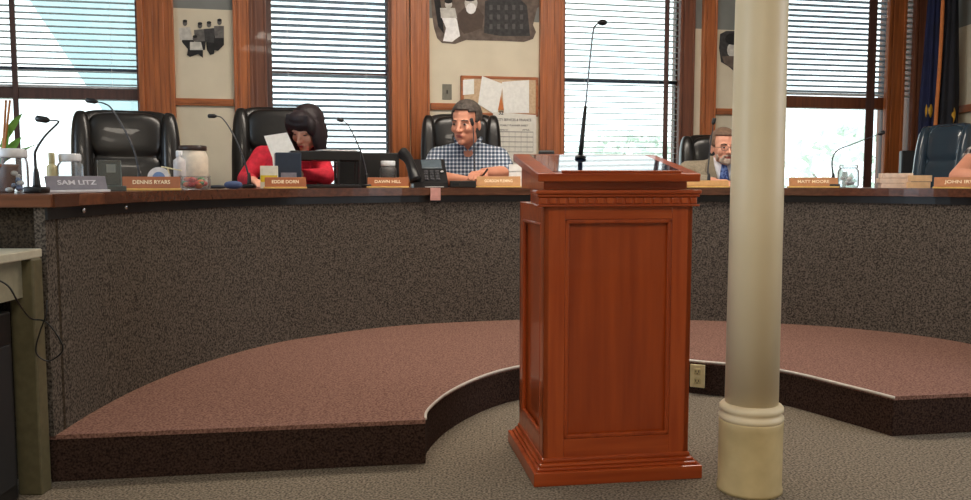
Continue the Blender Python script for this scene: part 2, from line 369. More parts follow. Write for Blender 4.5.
def D(px,off):
    """point on the desk top seen at column px, `off` metres behind the front edge"""
    k=(px-485.5)/F; hit=None
    for i in range(900):
        Y=2.6+i*.004; p=Vector((k*Y,Y,0))
        d=kd.find(p)[2]
        if hit is None:
            if d<.02: hit=Y
        elif d>=off: return Vector((k*Y,Y,DT))
    return Vector((k*3,3,DT))
def W(px0,px1,Y): return (px1-px0)/F*Y
def Zt(py,Y): return H+(180-py)/F*Y
# ------------------------------------------------------------------ lectern
LA=math.atan2(.084,.567); LC=Vector((.4425,2.747,0))+Vector((-math.sin(LA),math.cos(LA),0))*.242
t=thing('lectern','polished cherry wood lectern with panelled front and dentil moulding','lectern',LC,LA)
hw,hd=.288,.247
bm=B(); box(bm,-hw,hw,-hd,hd,0,.046,None,.003); box(bm,-hw+.014,hw-.014,-hd+.014,hd-.014,.044,.056,None,.005)
box(bm,-hw+.022,hw-.022,-hd+.022,hd-.022,.054,.068,None,.006); box(bm,-hw+.031,hw-.031,-hd+.031,hd-.031,.066,.084,None,.007)
obj('plinth',bm,M_lecx,t)
bw,bd=.251,.21
bm=B(); box(bm,-bw+.016,bw-.016,-bd+.016,bd-.016,.08,.92); obj('body',bm,M_lecd,t)
def frame(name,face):
    bm=B()
    if face in('f','b'):
        s=-1 if face=='f' else 1; y0,y1=sorted((s*bd,s*(bd-.018)))
        box(bm,-bw,-bw+.07,y0,y1,.08,.92,None,.002); obj('stile',bm,M_lec,t); bm=B(); box(bm,bw-.07,bw,y0,y1,.08,.92,None,.002)
        a,b=-bw+.07,bw-.07
        obj('stile',bm,M_lec,t); bm=B()
        box(bm,a,b,y0,y1,.872,.92,None,.002); obj('cross_rail',bm,M_lecx,t); bm=B(); box(bm,a,b,y0,y1,.08,.145,None,.002); obj('cross_rail',bm,M_lecx,t); bm=B()
        ym0,ym1=sorted((s*(bd+.001),s*(bd-.012)))
        for (x0,x1,z0,z1) in ((a,a+.014,.145,.872),(b-.014,b,.145,.872),(a,b,.858,.872),(a,b,.145,.159)): box(bm,x0,x1,ym0,ym1,z0,z1,None,.004)
        obj('panel_moulding',bm,M_lecd,t)
    else:
        s=-1 if face=='l' else 1; x0,x1=sorted((s*bw,s*(bw-.018)))
        box(bm,x0,x1,-bd,-bd+.055,.08,.92,None,.002); obj('stile',bm,M_lec,t); bm=B(); box(bm,x0,x1,bd-.055,bd,.08,.92,None,.002); obj('stile',bm,M_lec,t); bm=B()
        box(bm,x0,x1,-bd+.055,bd-.055,.86,.92,None,.002); obj('cross_rail',bm,M_lecx,t); bm=B(); box(bm,x0,x1,-bd+.055,bd-.055,.08,.145,None,.002); obj('cross_rail',bm,M_lecx,t); bm=B()
        xm0,xm1=sorted((s*(bw+.001),s*(bw-.012)))
        for (y0,y1,z0,z1) in ((-bd+.055,-bd+.067,.145,.86),(bd-.067,bd-.055,.145,.86),(-bd+.055,bd-.055,.848,.86),(-bd+.055,bd-.055,.145,.157)): box(bm,xm0,xm1,y0,y1,z0,z1,None,.004)
        obj('panel_moulding',bm,M_lecd,t)
for f in 'fblr': frame('x',f)
c0,c1,cf,cb=-.277,.268,-.228,-.165
bm=B(); box(bm,-.215,.215,-.19,.19,.92,.972); obj('neck_block',bm,M_lecd,t)
bm=B(); box(bm,c0+.006,c1-.006,cf+.008,cb,.918,.945,None,.002); box(bm,c0,c1,cf,cb,.914,.921,None,.002)
box(bm,c0,c1,cf,cb,.945,.955,None,.003); box(bm,c0-.005,c1+.005,cf-.006,cb,.955,.968,None,.004); obj('crown_moulding',bm,M_lecx,t)
n=17
for i in range(n):
    x=c0+.02+(c1-c0-.04)*i/(n-1)
    bm=B(); box(bm,x-.011,x+.011,cf+.002,cf+.012,.923,.943,None,.003); obj('dentil',bm,M_lec,t)
# wedge box + sloping top
TA=math.radians(9.5)
def wedge(bm,x0,x1,y0,y1,zb,zf,zr):
    v=[bm.verts.new(p) for p in ((x0,y0,zb),(x1,y0,zb),(x1,y1,zb),(x0,y1,zb),(x0,y0,zf),(x1,y0,zf),(x1,y1,zr),(x0,y1,zr))]
    for f in((3,2,1,0),(4,5,6,7),(0,1,5,4),(1,2,6,5),(2,3,7,6),(3,0,4,7)): bm.faces.new([v[i] for i in f])
yf,yr=-.24,.2; z0f=1.0; sl=math.tan(TA)
bm=B(); wedge(bm,-.25,.235,-.195,.185,.97,z0f+.045*sl-.001,z0f+.425*sl-.001); obj('slope_box',bm,M_lecx,t)
MT=Matrix.Translation((0,yf,z0f))@Matrix.Rotation(TA,4,'X')
bm=B(); box(bm,-.278,.264,0,.455,-.006,.021,MT,.004); obj('reading_board',bm,M_lecx,t)
M_mat=mat('glossy_blue_black_inset',(28,44,70),.06,(22,36,60),coat=.8,spec=.9)
bm=B(); box(bm,-.222,.215,.035,.425,.0205,.0222,MT); obj('writing_surface',bm,M_mat,t,label='glossy dark blue writing surface reflecting the window')
bm=B(); box(bm,-.2,.2,.008,.018,.021,.029,MT,.002); obj('paper_ledge',bm,M_lecx,t)
# lectern microphone
mp=P(580.5,158,3.06)
R=Matrix.Rotation(LA,3,'Z')
loc=Vector((mp.x,mp.y,0)); rel=R.inverted()@(loc-LC); zb=z0f+(rel.y-yf)*sl+.0235
t=thing('gooseneck_microphone','tall black gooseneck microphone standing on the lectern top','microphone',(mp.x,mp.y,zb))
bm=B(); lathe(bm,[(.02,0),(.02,.006),(.012,.01),(.009,.012)],20); obj('base',bm,M_black,t,True)
L=[P(x,y,3.06)-t.location for x,y in((580.5,156),(582,140),(584,120),(585.5,106))]
L=[Vector((0,0,.01))]+L[1:]
bm=B(); tube(bm,L,[.0085,.0085,.0072,.0055],12); obj('stem',bm,M_black,t,True)
L2=spl([P(x,y,3.06)-t.location for x,y in((585.5,107),(588,80),(591,50),(593.5,30),(597,24),(600,23))],6)
bm=B(); tube(bm,L2,[.0028+.0006*(i%2) for i in range(len(L2))],8); obj('gooseneck',bm,M_metal,t,True)
c=P(602.5,22.5,3.06)-t.location
bm=B(); ell(bm,(c.x,c.y,c.z),(.017,.012,.011)); obj('microphone_head',bm,M_black,t,True)
# ------------------------------------------------------------------ column
t=thing('round_column','cream painted round iron column with ringed base','column',(.857,2.69,0))
bm=B(); lathe(bm,[(.103,0),(.103,.012),(.1,.02),(.1,.21),(.101,.228),(.098,.234)],64); obj('column_base',bm,M_colb,t,True)
bm=B(); lathe(bm,[(.09,.228),(.098,.232),(.1015,.24),(.1015,.246),(.096,.252),(.093,.258),(.096,.262),(.1,.267),(.1,.276),(.095,.282),(.084,.288)],64); obj('ring_moulding',bm,M_col,t,True)
bm=B(); lathe(bm,[(.0835,.285),(.081,1.0),(.0785,1.8),(.077,2.85),(.1,2.86),(.1,2.9),(.12,2.93),(.12,ZC)],64); obj('shaft',bm,M_col,t,True)
# ------------------------------------------------------------------ outlet
t=thing('power_outlet','ivory double power outlet in the dark step riser between lectern and column','outlet',P(697.5,376,3.895),-.43)
M_ivory=mat('ivory_plastic',(222,206,158),.4)
bm=B(); box(bm,-.034,.034,-.004,.006,-.054,.054,None,.003); obj('cover_plate',bm,M_ivory,t)
for s in(-1,1):
    bm=B(); box(bm,-.016,.016,-.008,-.002,s*.022-.014,s*.022+.014,None,.004); r=obj('receptacle',bm,mat('ivory_darker',(200,182,132),.4),t)
    bm=B(); box(bm,-.008,-.005,-.0088,-.004,s*.022-.004,s*.022+.007); box(bm,.005,.008,-.0088,-.004,s*.022-.004,s*.022+.007); box(bm,-.003,.003,-.0088,-.004,s*.022-.011,s*.022-.007)
    o=obj('slot',bm,M_black,r)
# ------------------------------------------------------------------ left table
t=thing('side_table','olive grey office table with pale top at the far left in front of the desk','table',(-1.803,2.2,0))
M_ttop=mat('table_top_pale',(196,190,170),.35,(186,180,160)); M_olive=mat('olive_metal',(98,92,68),.5,(88,82,60)); M_apr=mat('table_apron',(150,144,122),.5)
bm=B(); box(bm,-.6,.39,-.62,.5,.755,.783,None,.004); obj('tabletop',bm,M_ttop,t)
bm=B(); box(bm,-.56,.36,-.58,.46,.635,.755); obj('apron',bm,M_apr,t)
for x,y in((.35,.46),(.35,-.58),(-.55,.46),(-.55,-.58)):
    bm=B(); box(bm,x-.033,x+.045,y-.03,y+.03,0,.755,None,.006); obj('leg',bm,M_olive,t)
t=thing('computer_tower','black computer tower on the floor under the olive grey table','computer',(-1.655,2.47,0))
bm=B(); box(bm,-.2,.2,-.11,.11,.01,.6,None,.006); obj('case',bm,M_black,t)
bm=B(); box(bm,.2,.206,-.09,.09,.06,.5,None,.002); obj('front_grille',bm,mat('dark_grille',(32,32,34),.6),t)
for x in(-.15,.15):
    bm=B(); box(bm,x-.02,x+.02,-.1,.1,0,.012); obj('foot',bm,M_black,t)
bm=B(); tube(bm,spl([P(-10,276,2.35),P(8,286,2.38),P(18,302,2.42),P(30,318,2.6),P(46,322,2.62),P(60,340,2.63),P(62,352,2.64),P(48,361,2.63),P(36,352,2.62),P(40,332,2.62),P(46,315,2.62),P(47,300,2.635)],8),.0026,6)
tag(obj('black_cable',bm,M_black,None,True),'thin black cable looping beside the leg of the olive grey table','cable')
# ------------------------------------------------------------------ desk things
def nameplate(px0,px1,off,txt,label,rz=0,wd=None,face=None,base=None,letm=None,h=.052):
    p=D((px0+px1)/2,off); w=wd or W(px0,px1,p.y)
    t=thing('nameplate',label,'nameplate',p,rz,'desk nameplates facing the room')
    bm=B(); box(bm,-w/2,w/2,-.03,.03,0,.009,None,.002); obj('base',bm,base or M_brass,t)
    MM=Matrix.Translation((0,-.012,.009))@Matrix.Rotation(-.28,4,'X')
    bm=B(); box(bm,-w/2+.006,w/2-.004,-.004,.004,0,h,MM,.0015); obj('plate',bm,face or M_plate,t)
    cc=MM@Vector((0,-.0045,h*.5))
    text(txt,.024,letm or M_let,t,cc,(PI/2-.28,0,0),w=w*.62) if txt else None
    return t
M_silv=mat('silver_plate',(132,130,142),.35,(122,120,132)); M_silb=mat('silver_base',(226,228,236),.35)
nameplate(57,97,.1,'SAM LITZ','grey nameplate with pale letters, leftmost on the desk beside the clear award block',rz=.95,wd=.24,face=M_silv,base=M_silb,letm=mat('pale_letters',(226,226,236),.5))
nameplate(124,181,.11,'DENNIS RYARS','brown wooden nameplate in front of the empty leather chair at the left',rz=.35,wd=.245)
nameplate(265,307,.1,'EDDIE DORN','brown wooden nameplate on yellow base in front of the woman in red',rz=.2)
nameplate(367,409,.1,'DAWN HILL','brown wooden nameplate between the letter tray and the desk telephone',rz=.12)
nameplate(476,521,.14,'GORDON FLEMING','tan nameplate in front of the man in the checked shirt, partly behind the lectern',rz=0,face=mat('tan_plate',(190,140,92),.4),h=.06)
nameplate(684,728,.1,'','low tan nameplate in front of the bearded man, between lectern and column',rz=-.05,face=mat('tan_plate2',(196,150,96),.4),h=.035)
nameplate(788,836,.12,'MATT MOORE','tan nameplate just right of the white column beside the glass jar',rz=-.2,face=mat('tan_plate3',(186,128,84),.4))
nameplate(935,992,.12,'JOHN IRVING','brown nameplate at the far right edge below the bare arm',rz=-.5,face=mat('tan_plate4',(180,118,76),.4))
# desk microphones
def mic(basepx,off,pts,hd,label,grp='gooseneck microphones along the desk',basew=.03,baseh=None,dY=0):
    p=D(basepx,off); Y=p.y
    t=thing('gooseneck_microphone',label,'microphone',p,0,grp)
    bm=B(); box(bm,-basew,basew,-.035,.035,0,.022,None,.006); lathe(bm,[(.014,.02),(.012,.03),(.009,.07),(.006,.085)],12); obj('base',bm,M_black,t,True)
    w=[Vector((0,0,.06))]+[P(x,y,Y)-p for x,y in pts]
    n=len(w); 
    if dY:
        for i,v in enumerate(w): v.y+=dY*i/(n-1); 
    L=spl(w,6); bm=B(); tube(bm,L,[.0055-.003*i/(len(L)-1) for i in range(len(L))],8); obj('stem',bm,mat('mic_stem',(70,70,74),.35,metal=.5),t,True)
    a=w[-1]; c=P(hd[0],hd[1],Y)-p; c.y=a.y; d=(c-a).normalized(); hl=hd[2]/F*Y
    bm=B(); tube(bm,[a,a+d*.006,a+d*hl*.3,a+d*hl*.9,a+d*hl],[.003,.008,.0115,.0115,.007],12); obj('microphone_head',bm,M_black,t,True)
    return t
mic(38,.12,[(35,158),(36,150),(45,136),(57,124),(58,121),(50,120.5)],(40,119,14),'leftmost gooseneck microphone with thin bent stem beside the clear plastic tub')
mic(141,.2,[(139,172),(134,150),(122,125),(111,108),(104,103.5),(98,102)],(92,101,12),'gooseneck microphone arching in front of the empty leather chair')
mic(250,.34,[(244,160),(237,142),(229,127),(222,118),(217,116)],(211,116,9),'gooseneck microphone left of the woman in red, head toward the cream wall',baseh=1)
mic(367,.16,[(366,172),(362,155),(355,138),(348,125),(344,121)],(340,120,7),'gooseneck microphone rising in front of the black monitor')
mic(475,.28,[(474.5,165),(474,150),(473.5,135),(473,126)],(471.5,120,8),'gooseneck microphone in front of the face of the man in the checked shirt')
mic(708,.16,[(708,170),(709.5,155),(711,140),(712.5,130),(713,125)],(714,120,7),'gooseneck microphone in front of the bearded man beside the column')
mic(832,.16,[(832,165),(833,157),(838,150),(850,145),(866,139),(878,134.5)],(883,132.5,7),'gooseneck microphone bending right above the glass jar at right')
# jars / bottles
def jar(px0,px1,pyt,off,label,cat='jar',name='jar',lid=None,fill=None,fillh=.4,glass=M_clear,liftfrac=.82,square=False,neck=.8):
    p=D((px0+px1)/2,off); r=W(px0,px1,p.y)/2; h=Zt(pyt,p.y)-DT
    t=thing(name,label,cat,p)
    hb=h*(liftfrac if lid else 1)
    bm=B(); lathe(bm,[(r*.85,0),(r,.01),(r,hb*.78),(r*.95,hb*.88),(r*neck,hb*.94),(r*neck,hb)],28); obj('body',bm,glass,t,True)
    if lid:
        bm=B(); lathe(bm,[(r*neck*1.04,hb-.004),(r*neck*1.08,hb+.002),(r*neck*1.08,h-.004),(r*neck*.98,h)],28); obj('lid',bm,lid,t,True)
    if fill:
        for i,f in enumerate(fill):
            bm=B()
            for q in range(7):
                a=random.random()*6.3; rr=r*.62*math.sqrt(random.random()); s=r*.22
                ell(bm,(math.cos(a)*rr,math.sin(a)*rr,s+random.random()*hb*fillh),(s*1.2,s,s*.8),None,10,8)
            obj('contents',bm,f,t,True)
    return t
M_lidw=mat('white_lid',(232,234,238),.4); M_lidd=mat('dark_brown_lid',(52,34,28),.4)
M_cb=mat('blue_wrap',(120,150,196),.5); M_cr=mat('red_candy',(190,44,40),.4); M_cg=mat('green_candy',(70,140,70),.4); M_cy=mat('yellow_candy',(236,190,60),.4); M_co=mat('orange_candy',(226,110,40),.4); M_cw=mat('white_candy',(240,238,236),.5)
jar(1,29,149,.3,'large clear plastic tub with white lid and blue packets at the far left end',name='plastic_tub',cat='tub',lid=M_lidw,fill=[M_cb,M_cw],fillh=.5,neck=.9)
jar(60,84,154,.22,'glass candy jar with white lid behind the grey nameplate',lid=M_lidw,fill=[M_cr,M_cw,M_cb],fillh=.3)
jar(49,59,153,.26,'small beige bottle left of the glass candy jar',name='beige_bottle',cat='bottle',glass=mat('beige_plastic',(206,196,150),.4),lid=mat('beige_cap',(190,180,136),.4),liftfrac=.75,neck=.55)
jar(175,187,151,.26,'milky white plastic bottle left of the large dark-lidded tub',name='plastic_bottle',cat='bottle',glass=mat('milky_plastic',(212,206,206),.4),lid=M_lidw,neck=.5,liftfrac=.86)
# big tub with dark lid: milky walls
jar(180,209,146,.34,'large milky plastic tub with dark brown lid on the left part of the desk',name='plastic_tub',cat='tub',glass=mat('milky_tub',(226,212,192),.35),lid=M_lidd,neck=.86,liftfrac=.9)
t=jar(181,211,176,.13,'low clear dish of colourful wrapped candies in front of the milky tub',name='candy_dish',cat='dish',fill=[M_cr,M_co,M_cy,M_cg,M_cr,M_co],fillh=.5,neck=1)
jar(380,397,161,.24,'small glass jar with white lid and red candies behind the nameplate by the telephone',lid=M_lidw,fill=[M_cr,M_cr],fillh=.3)
jar(837,857,165,.18,'round clear glass jar beside the tan nameplate at right',glass=M_clear,lid=M_clear,neck=.82,liftfrac=.88,fill=[M_cw])
# tissue / rolled bag
p=D(165,.24); t=thing('tape_roll','white roll with blue core and draped wrapper behind the second nameplate from left','roll',p,.3)
bm=B(); lathe(bm,[(.05,-.03),(.05,.03)],24,Matrix.Translation((-.02,0,.055))@Matrix.Rotation(PI/2,4,'X')); obj('roll',bm,M_cw,t)
bm=B(); lathe(bm,[(.028,-.032),(.028,.032)],20,Matrix.Translation((-.02,0,.055))@Matrix.Rotation(PI/2,4,'X')); obj('core',bm,M_cb,t)
bm=B(); box(bm,-.03,.06,-.03,.03,.1,.106,Matrix.Rotation(.2,4,'Y'),.002); box(bm,.035,.041,-.03,.03,0,.1,Matrix.Rotation(-.2,4,'Y'),.002); obj('wrapper',bm,mat('yellow_white_wrap',(236,224,180),.6),t)
# award block
p=D(111,.12); t=thing('award_block','clear smoky acrylic award block on a base between the two left nameplates','award',p,.5)
bm=B(); box(bm,-.06,.06,-.025,.025,0,.022,None,.003); obj('base',bm,mat('award_base',(96,104,104),.2,coat=.6),t)
bm=B(); box(bm,-.044,.044,-.012,.012,.022,.125,None,.003); obj('block',bm,glassmat('smoky_acrylic',(190,204,202),.3,.04,.06),t)
bm=B(); box(bm,-.012,.022,-.014,-.0125,.075,.108); obj('emblem',bm,mat('etched_emblem',(150,160,158),.6),t)
# plant at far left
p=D(4,.42); t=thing('potted_plant','leafy green potted plant with bamboo stakes at the far left edge','plant',p)
bm=B(); lathe(bm,[(.035,0),(.05,.09),(.054,.09),(.054,.1),(.046,.1)],20); obj('pot',bm,mat('terracotta_pot',(150,90,60),.7),t,True)
def leaf(bm,a,b,w):
    a=Vector(a);b=Vector(b); d=(b-a); n=d.cross(Vector((0,1,0))).normalized(); L=[]; Rr=[]
    for i in range(7):
        s=i/6; c=a+d*s+Vector((0,0,-.04*s*s)); ww=w*math.sin(PI*min(.98,s*.9+.08)); L.append(bm.verts.new(c+n*ww)); Rr.append(bm.verts.new(c-n*ww))
    for i in range(6): bm.faces.new((L[i],L[i+1],Rr[i+1],Rr[i]))
M_gr=mat('leaf_green',(110,160,60),.5,(80,130,44))
for a,b,w in [((0,0,.16),P(19,110,p.y)-p+Vector((0,.02,.03)),.014),((0,0,.1),P(18,134,p.y)-p+Vector((0,.02,.03)),.016),((0,0,.1),P(8,118,p.y)-p,.012),((0,.02,.08),(-.13,.03,.3),.018),((0,0,.08),(-.1,-.06,.18),.016),((0,0,.1),P(40,132,p.y)-p,.003),((0,0,.1),P(32,136,p.y)-p,.003),((0,0,.1),P(26,136,p.y)-p,.004)]:
    bm=B(); leaf(bm,a,b,w); obj('leaf',bm,M_gr,t)
for px in (2,6):
    bm=B(); tube(bm,[(.0,0,.08),P(px+4,100,p.y)-p],.004,8); obj('stake',bm,mat('bamboo',(186,120,60),.5),t)
# blue cloth / glasses case
p=D(230,.2); t=thing('eyeglass_case','blue soft eyeglass case lying open left of the woman','case',p,.3)
bm=B(); ell(bm,(.02,0,.02),(.045,.03,.02),n=1.3); obj('case',bm,mat('blue_cloth',(66,84,124),.7),t,True)
bm=B(); ell(bm,(-.06,0,.01),(.045,.03,.009),n=1.3); obj('flap',bm,mat('dark_flap',(34,40,50),.6),t,True)
# woman's papers
def sheet(quad,Y,label,m=M_white,name='paper_sheet',dys=(0,0,0,0)):
    pts=[P(x,y,Y+d) for (x,y),d in zip(quad,dys)]; c=sum(pts,Vector())/4
    bm=B(); bm.faces.new([bm.verts.new(q-c) for q in pts]); o=obj(name,bm,m); o.location=c
    md=o.modifiers.new('s','SOLIDIFY'); md.thickness=.0015; return tag(o,label,'paper')
sheet([(264,136),(287,132.5),(298,156),(277,170)],4.98,'white sheet of paper held tilted up by the woman in red')
sheet([(272,152),(281,150),(287,172),(274,176)],4.9,'second sheet of paper hanging below the raised one in front of the woman')
# tray (black letter tray) and blue binder, monitor
Yt=D(322,.24).y; pc=D(330,.24); t=thing('letter_tray','black two-tier letter tray with open middle in front of the woman','tray',(P(325,180,Yt).x,Yt,DT),.28)
w2=W(296,364,Yt)/2; zt=Zt(151.5,Yt)-DT
bm=B(); box(bm,-w2,w2,-.09,.11,zt-.055,zt,None,.006); obj('top_tier',bm,M_black,t)
bm=B(); box(bm,-w2,w2,-.09,.11,0,.02,None,.004); obj('bottom_tier',bm,M_black,t)
for x in(-w2+.006,w2-.006,w2*.35):
    bm=B(); box(bm,x-.006,x+.006,-.09,-.07,.02,zt-.05); obj('post',bm,M_black,t); bm=B(); box(bm,x-.006,x+.006,.09,.11,.02,zt-.05); obj('post',bm,M_black,t)
p=D(289,.22); t=thing('blue_binder','dark blue box file standing left of the black letter tray','binder',p,.28); w3=W(276,301,p.y)/2
bm=B(); box(bm,-w3,w3,-.05,.09,0,Zt(153,p.y)-DT,None,.005); obj('cover',bm,mat('dark_blue_cover',(34,46,64),.4),t)
bm=B(); box(bm,-w3*.6,w3*.6,-.053,-.05,.06,.085); obj('spine_label',bm,M_silv,t)
Ym=D(372,.34).y; t=thing('computer_monitor','wide black computer monitor seen from behind, right of the letter tray','monitor',(P(368,180,Ym).x,Ym,DT),.1); w4=W(337,399,Ym)/2; hz=Zt(153,Ym)-DT
bm=B(); box(bm,-w4,w4,-.012,.016,.02,hz,None,.005); obj('housing',bm,M_black,t)
bm=B(); box(bm,-.03,.03,.0,.03,0,.08); box(bm,-.08,.08,-.05,.08,0,.008,None,.002); obj('stand',bm,M_black,t)
bm=B(); box(bm,-.1,.1,-.08,.06,0,.006); o=obj('paper_sheet',bm,M_white); o.location=(P(335,150,Yt).x,Yt+.02,DT+zt+.001); o.rotation_euler=(0,0,.5); tag(o,'thin pile of white paper lying on top of the black letter tray','paper')
# sticky note box
p=D(270,.19); t=thing('tea_box','small white box with yellow band behind the nameplate by the woman','box',p,.2); w5=W(262,279,p.y)/2
bm=B(); box(bm,-w5,w5,-.02,.03,0,Zt(166,p.y)-DT,None,.002); obj('carton',bm,mat('white_carton',(226,222,206),.6),t)
bm=B(); box(bm,-w5*.95,w5*.95,-.022,-.0195,.035,.07); obj('yellow_band',bm,mat('yellow_band',(226,196,40),.5),t)
# telephone
p=D(424,.17); t=thing('desk_telephone','black desk telephone with raised handset beside the man in the checked shirt','telephone',p,.15); t.scale=(1.12,1.1,1.22)
def tilt(a,x=0,y=0,z=0): return Matrix.Translation((x,y,z))@Matrix.Rotation(a,4,'X')
bm=B(); wedge(bm,-.06,.12,-.1,.1,.0,.025,.14); obj('phone_body',bm,M_black,t)
A=tilt(math.atan2(.115,.2),0,-.1,.025)
bm=B(); box(bm,-.01,.1,.13,.215,.001,.007,A,.003); s_=obj('display',bm,mat('phone_screen',(84,96,104),.2),t)
bm=B()
for i in range(3):
    for j in range(4): box(bm,0+i*.03,.02+i*.03,.02+j*.025,.036+j*.025,0,.007,A,.002)
obj('keypad',bm,mat('phone_keys',(62,62,66),.5),t)
bm=B(); tube(bm,spl([(-.05,-.11,.035),(-.062,-.085,.075),(-.075,-.03,.12),(-.09,.02,.15),(-.108,.05,.168)],6),[.024+.008*abs(i/24-.5)*2 for i in range(25)],12); obj('handset',bm,M_black,t,True)
bm=B(); ell(bm,(.095,-.03,.078),(.008,.012,.005)); obj('indicator_light',bm,M_cw,t,True)
# black recorder, papers at edge, hanging tag
p=D(463,.1); t=thing('voice_recorder','flat black recorder box left of the tan nameplate','recorder',p,0)
bm=B(); w6=W(450,476,p.y)/2; box(bm,-w6,w6,-.03,.05,0,.04,None,.004); obj('case',bm,M_black,t)
bm=B(); box(bm,-w6*.8,-w6*.3,-.032,-.029,.012,.026); obj('display',bm,mat('dark_display',(40,44,48),.2),t)
p=D(436,.05)
bm=B()
L=[(-.09,.12,.003),(.03,.1,.004),(.05,-.06,.004),(-.05,-.075,.003)]
bm.faces.new([bm.verts.new(v) for v in L]); o=obj('loose_paper',bm,M_white); o.location=p; o.modifiers.new('s','SOLIDIFY').thickness=.003; tag(o,'white sheet lying flat at the desk edge beside the telephone','paper')
q=P(435.5,197,p.y-.13)
p=D(435.5,.03); 
bm=B(); box(bm,-.03,.03,-.004,0,-.062,.01,None,.001); box(bm,-.026,.026,-.0055,-.004,-.05,-.02); o=obj('hanging_tag',bm,mat('pink_tag',(206,150,140),.7)); 
for i in range(400):
    Y=4+i*.005; z=Vector(((435.5-485.5)/F*Y,Y,0))
    if min((z-w).length for w in fine)<.05: break
o.location=(z.x,z.y+.0,DT-.01); o.rotation_euler=(0,0,.3); tag(o,'pinkish paper tag hanging over the desk edge below the telephone','tag')
# paper stack right of man & small black speaker near lectern
def stack(px0,px1,off,py,label,m,n=3,rz=0,dp=.14):
    p=D((px0+px1)/2,off); t=thing('paper_stack',label,'papers',p,rz); w=W(px0,px1,p.y)/2; h=Zt(py,p.y)-DT
    for i in range(n):
        bm=B(); dx=random.uniform(-.006,.006); box(bm,-w+dx,w+dx,-dp/2,dp/2,h*i/n,h*(i+.93)/n,None,.001); obj('bundle',bm,m,t)
stack(509,533,.38,164,'stack of white papers behind the tan nameplate, left of the lectern',M_white,3,-.1)
stack(879,907,.2,173,'thick stack of pale pinkish papers right of the glass jar',mat('pinkish_paper',(222,196,174),.8),3,-.3)
stack(906,926,.2,175,'short stack of tan papers left of the brown nameplate at far right',mat('tan_paper',(214,176,132),.8),2,-.3)
p=D(546,.4); t=thing('webcam','small black camera peeking above the lectern top left of the window','camera',p)
bm=B(); lathe(bm,[(.05,0),(.05,.01),(.01,.02),(.01,.1)],16); obj('stand',bm,M_black,t,True)
bm=B(); zc=Zt(154,p.y)-DT; box(bm,-.05,.05,-.03,.03,zc-.045,zc+.022,None,.01); tube(bm,[(0,0,.09),(0,0,zc-.03)],.01); obj('camera_body',bm,M_black,t)
# black box by the flags
p=Vector(((906.5-485.5)/F*6.72,6.72,FZ)); t=thing('loudspeaker','black loudspeaker on a stand between window and glossy black chair','speaker',p,-.3)
zz=Zt(151,6.72)-FZ; bm=B(); box(bm,-.062,.062,-.06,.06,zz-.2,zz,None,.008); obj('cabinet',bm,M_black,t)
bm=B(); tube(bm,[(0,0,.02),(0,0,zz-.2)],.015); obj('pole',bm,M_black,t)
bm=B(); lathe(bm,[(.07,0),(.07,.012),(.02,.03)],20); obj('base',bm,M_black,t)
bm=B(); box(bm,-.045,.045,-.063,-.06,zz-.19,zz-.01,None,.001); obj('grille',bm,mat('grille_cloth',(30,30,32),.8),t)
# ------------------------------------------------------------------ wall things
def poly_on_wall(name,pix,m,n,parent=None,thick=.0015):
    bm=B(); vs=[]
    for x,y in pix:
        u,z=WP(x,y,n); vs.append(bm.verts.new(WMX@Vector((u,n,z))))
    f=bm.faces.new(vs); bmesh.ops.triangulate(bm,faces=[f]); o=obj(name,bm,m)
    md=o.modifiers.new('s','SOLIDIFY'); md.thickness=thick
    if parent: o.parent=parent; o.matrix_parent_inverse=parent.matrix_world.inverted()
    return o
def wallthing(name,label,cat,group=None): return thing(name,label,cat,(0,0,0),0,group)
M_bk=mat('print_black',(34,32,32),.8,(22,21,21)); M_gy=mat('print_grey',(110,106,102),.8,(84,80,78),scale=30); M_lg=mat('print_light',(206,202,194),.8,(180,176,168),scale=30); M_dg=mat('print_dark_grey',(66,64,64),.8,(50,48,48),scale=40); M_bg=mat('print_brown_grey',(112,98,88),.8,(88,76,68),scale=20)
def circ(cx,cy,rx,ry,n=12): return [(cx+rx*math.cos(2*PI*i/n),cy+ry*math.sin(2*PI*i/n)) for i in range(n)]
t=wallthing('photo_cutout','black and white cutout photo of a group of five people on cream wall','wall photo')
# five figures: (head centre, torso colour, seated?)
figs=[(185,23,M_lg,M_bk,[(179,28),(190,27),(193,40),(180,40)],[(182,38),(194,38),(195,52),(190,52),(187,43),(182,42)]),
      (200,25.5,M_gy,M_bk,[(194,30),(205,29),(206,41),(195,42)],[(195,40),(206,40),(205,50),(196,50)]),
      (209,24.5,M_dg,M_bk,[(204,29),(215,28),(216,43),(205,42)],[(206,40),(216,40),(214,54),(210,55),(207,50)]),
      (219.5,22,M_gy,M_bk,[(214,26),(224,26),(224,38),(215,38)],[(214,36),(224,36),(224,45),(218,51),(214,50)]),
      (195,38.5,M_lg,M_bk,[(190,42),(201,42),(203,50),(190,50)],[(188,48),(203,48),(203,58),(198,54),(190,57),(187,55)])]
for i,(hx,hy,tm,lm,tor,leg) in enumerate(figs):
    n=.003+.0012*i
    poly_on_wall('printed_legs',leg,lm,n,t); poly_on_wall('printed_torso',tor,tm,n+.0004,t)
    poly_on_wall('printed_head',circ(hx,hy,2.3,3.1),M_gy,n+.0008,t); poly_on_wall('printed_hair',circ(hx,hy-1.9,2.4,1.5,8),M_bk,n+.001,t)
t=wallthing('photo_cutout','large sepia-grey cutout photo of a woman in white, bearded man and brick building','wall photo')
poly_on_wall('printed_ground',[(431,-4),(540,-4),(540,6),(536,9),(533,25),(536,32),(533,39),(524,42),(505,41),(487,38),(472,35),(466,40),(455,44),(442,43),(437,38),(434,28),(432,15)],M_bg,.003,t)
poly_on_wall('printed_building',[(485,1),(495,-2),(520,-1),(527,6),(528,26),(530,36),(500,36),(484,33)],M_dg,.0045,t)
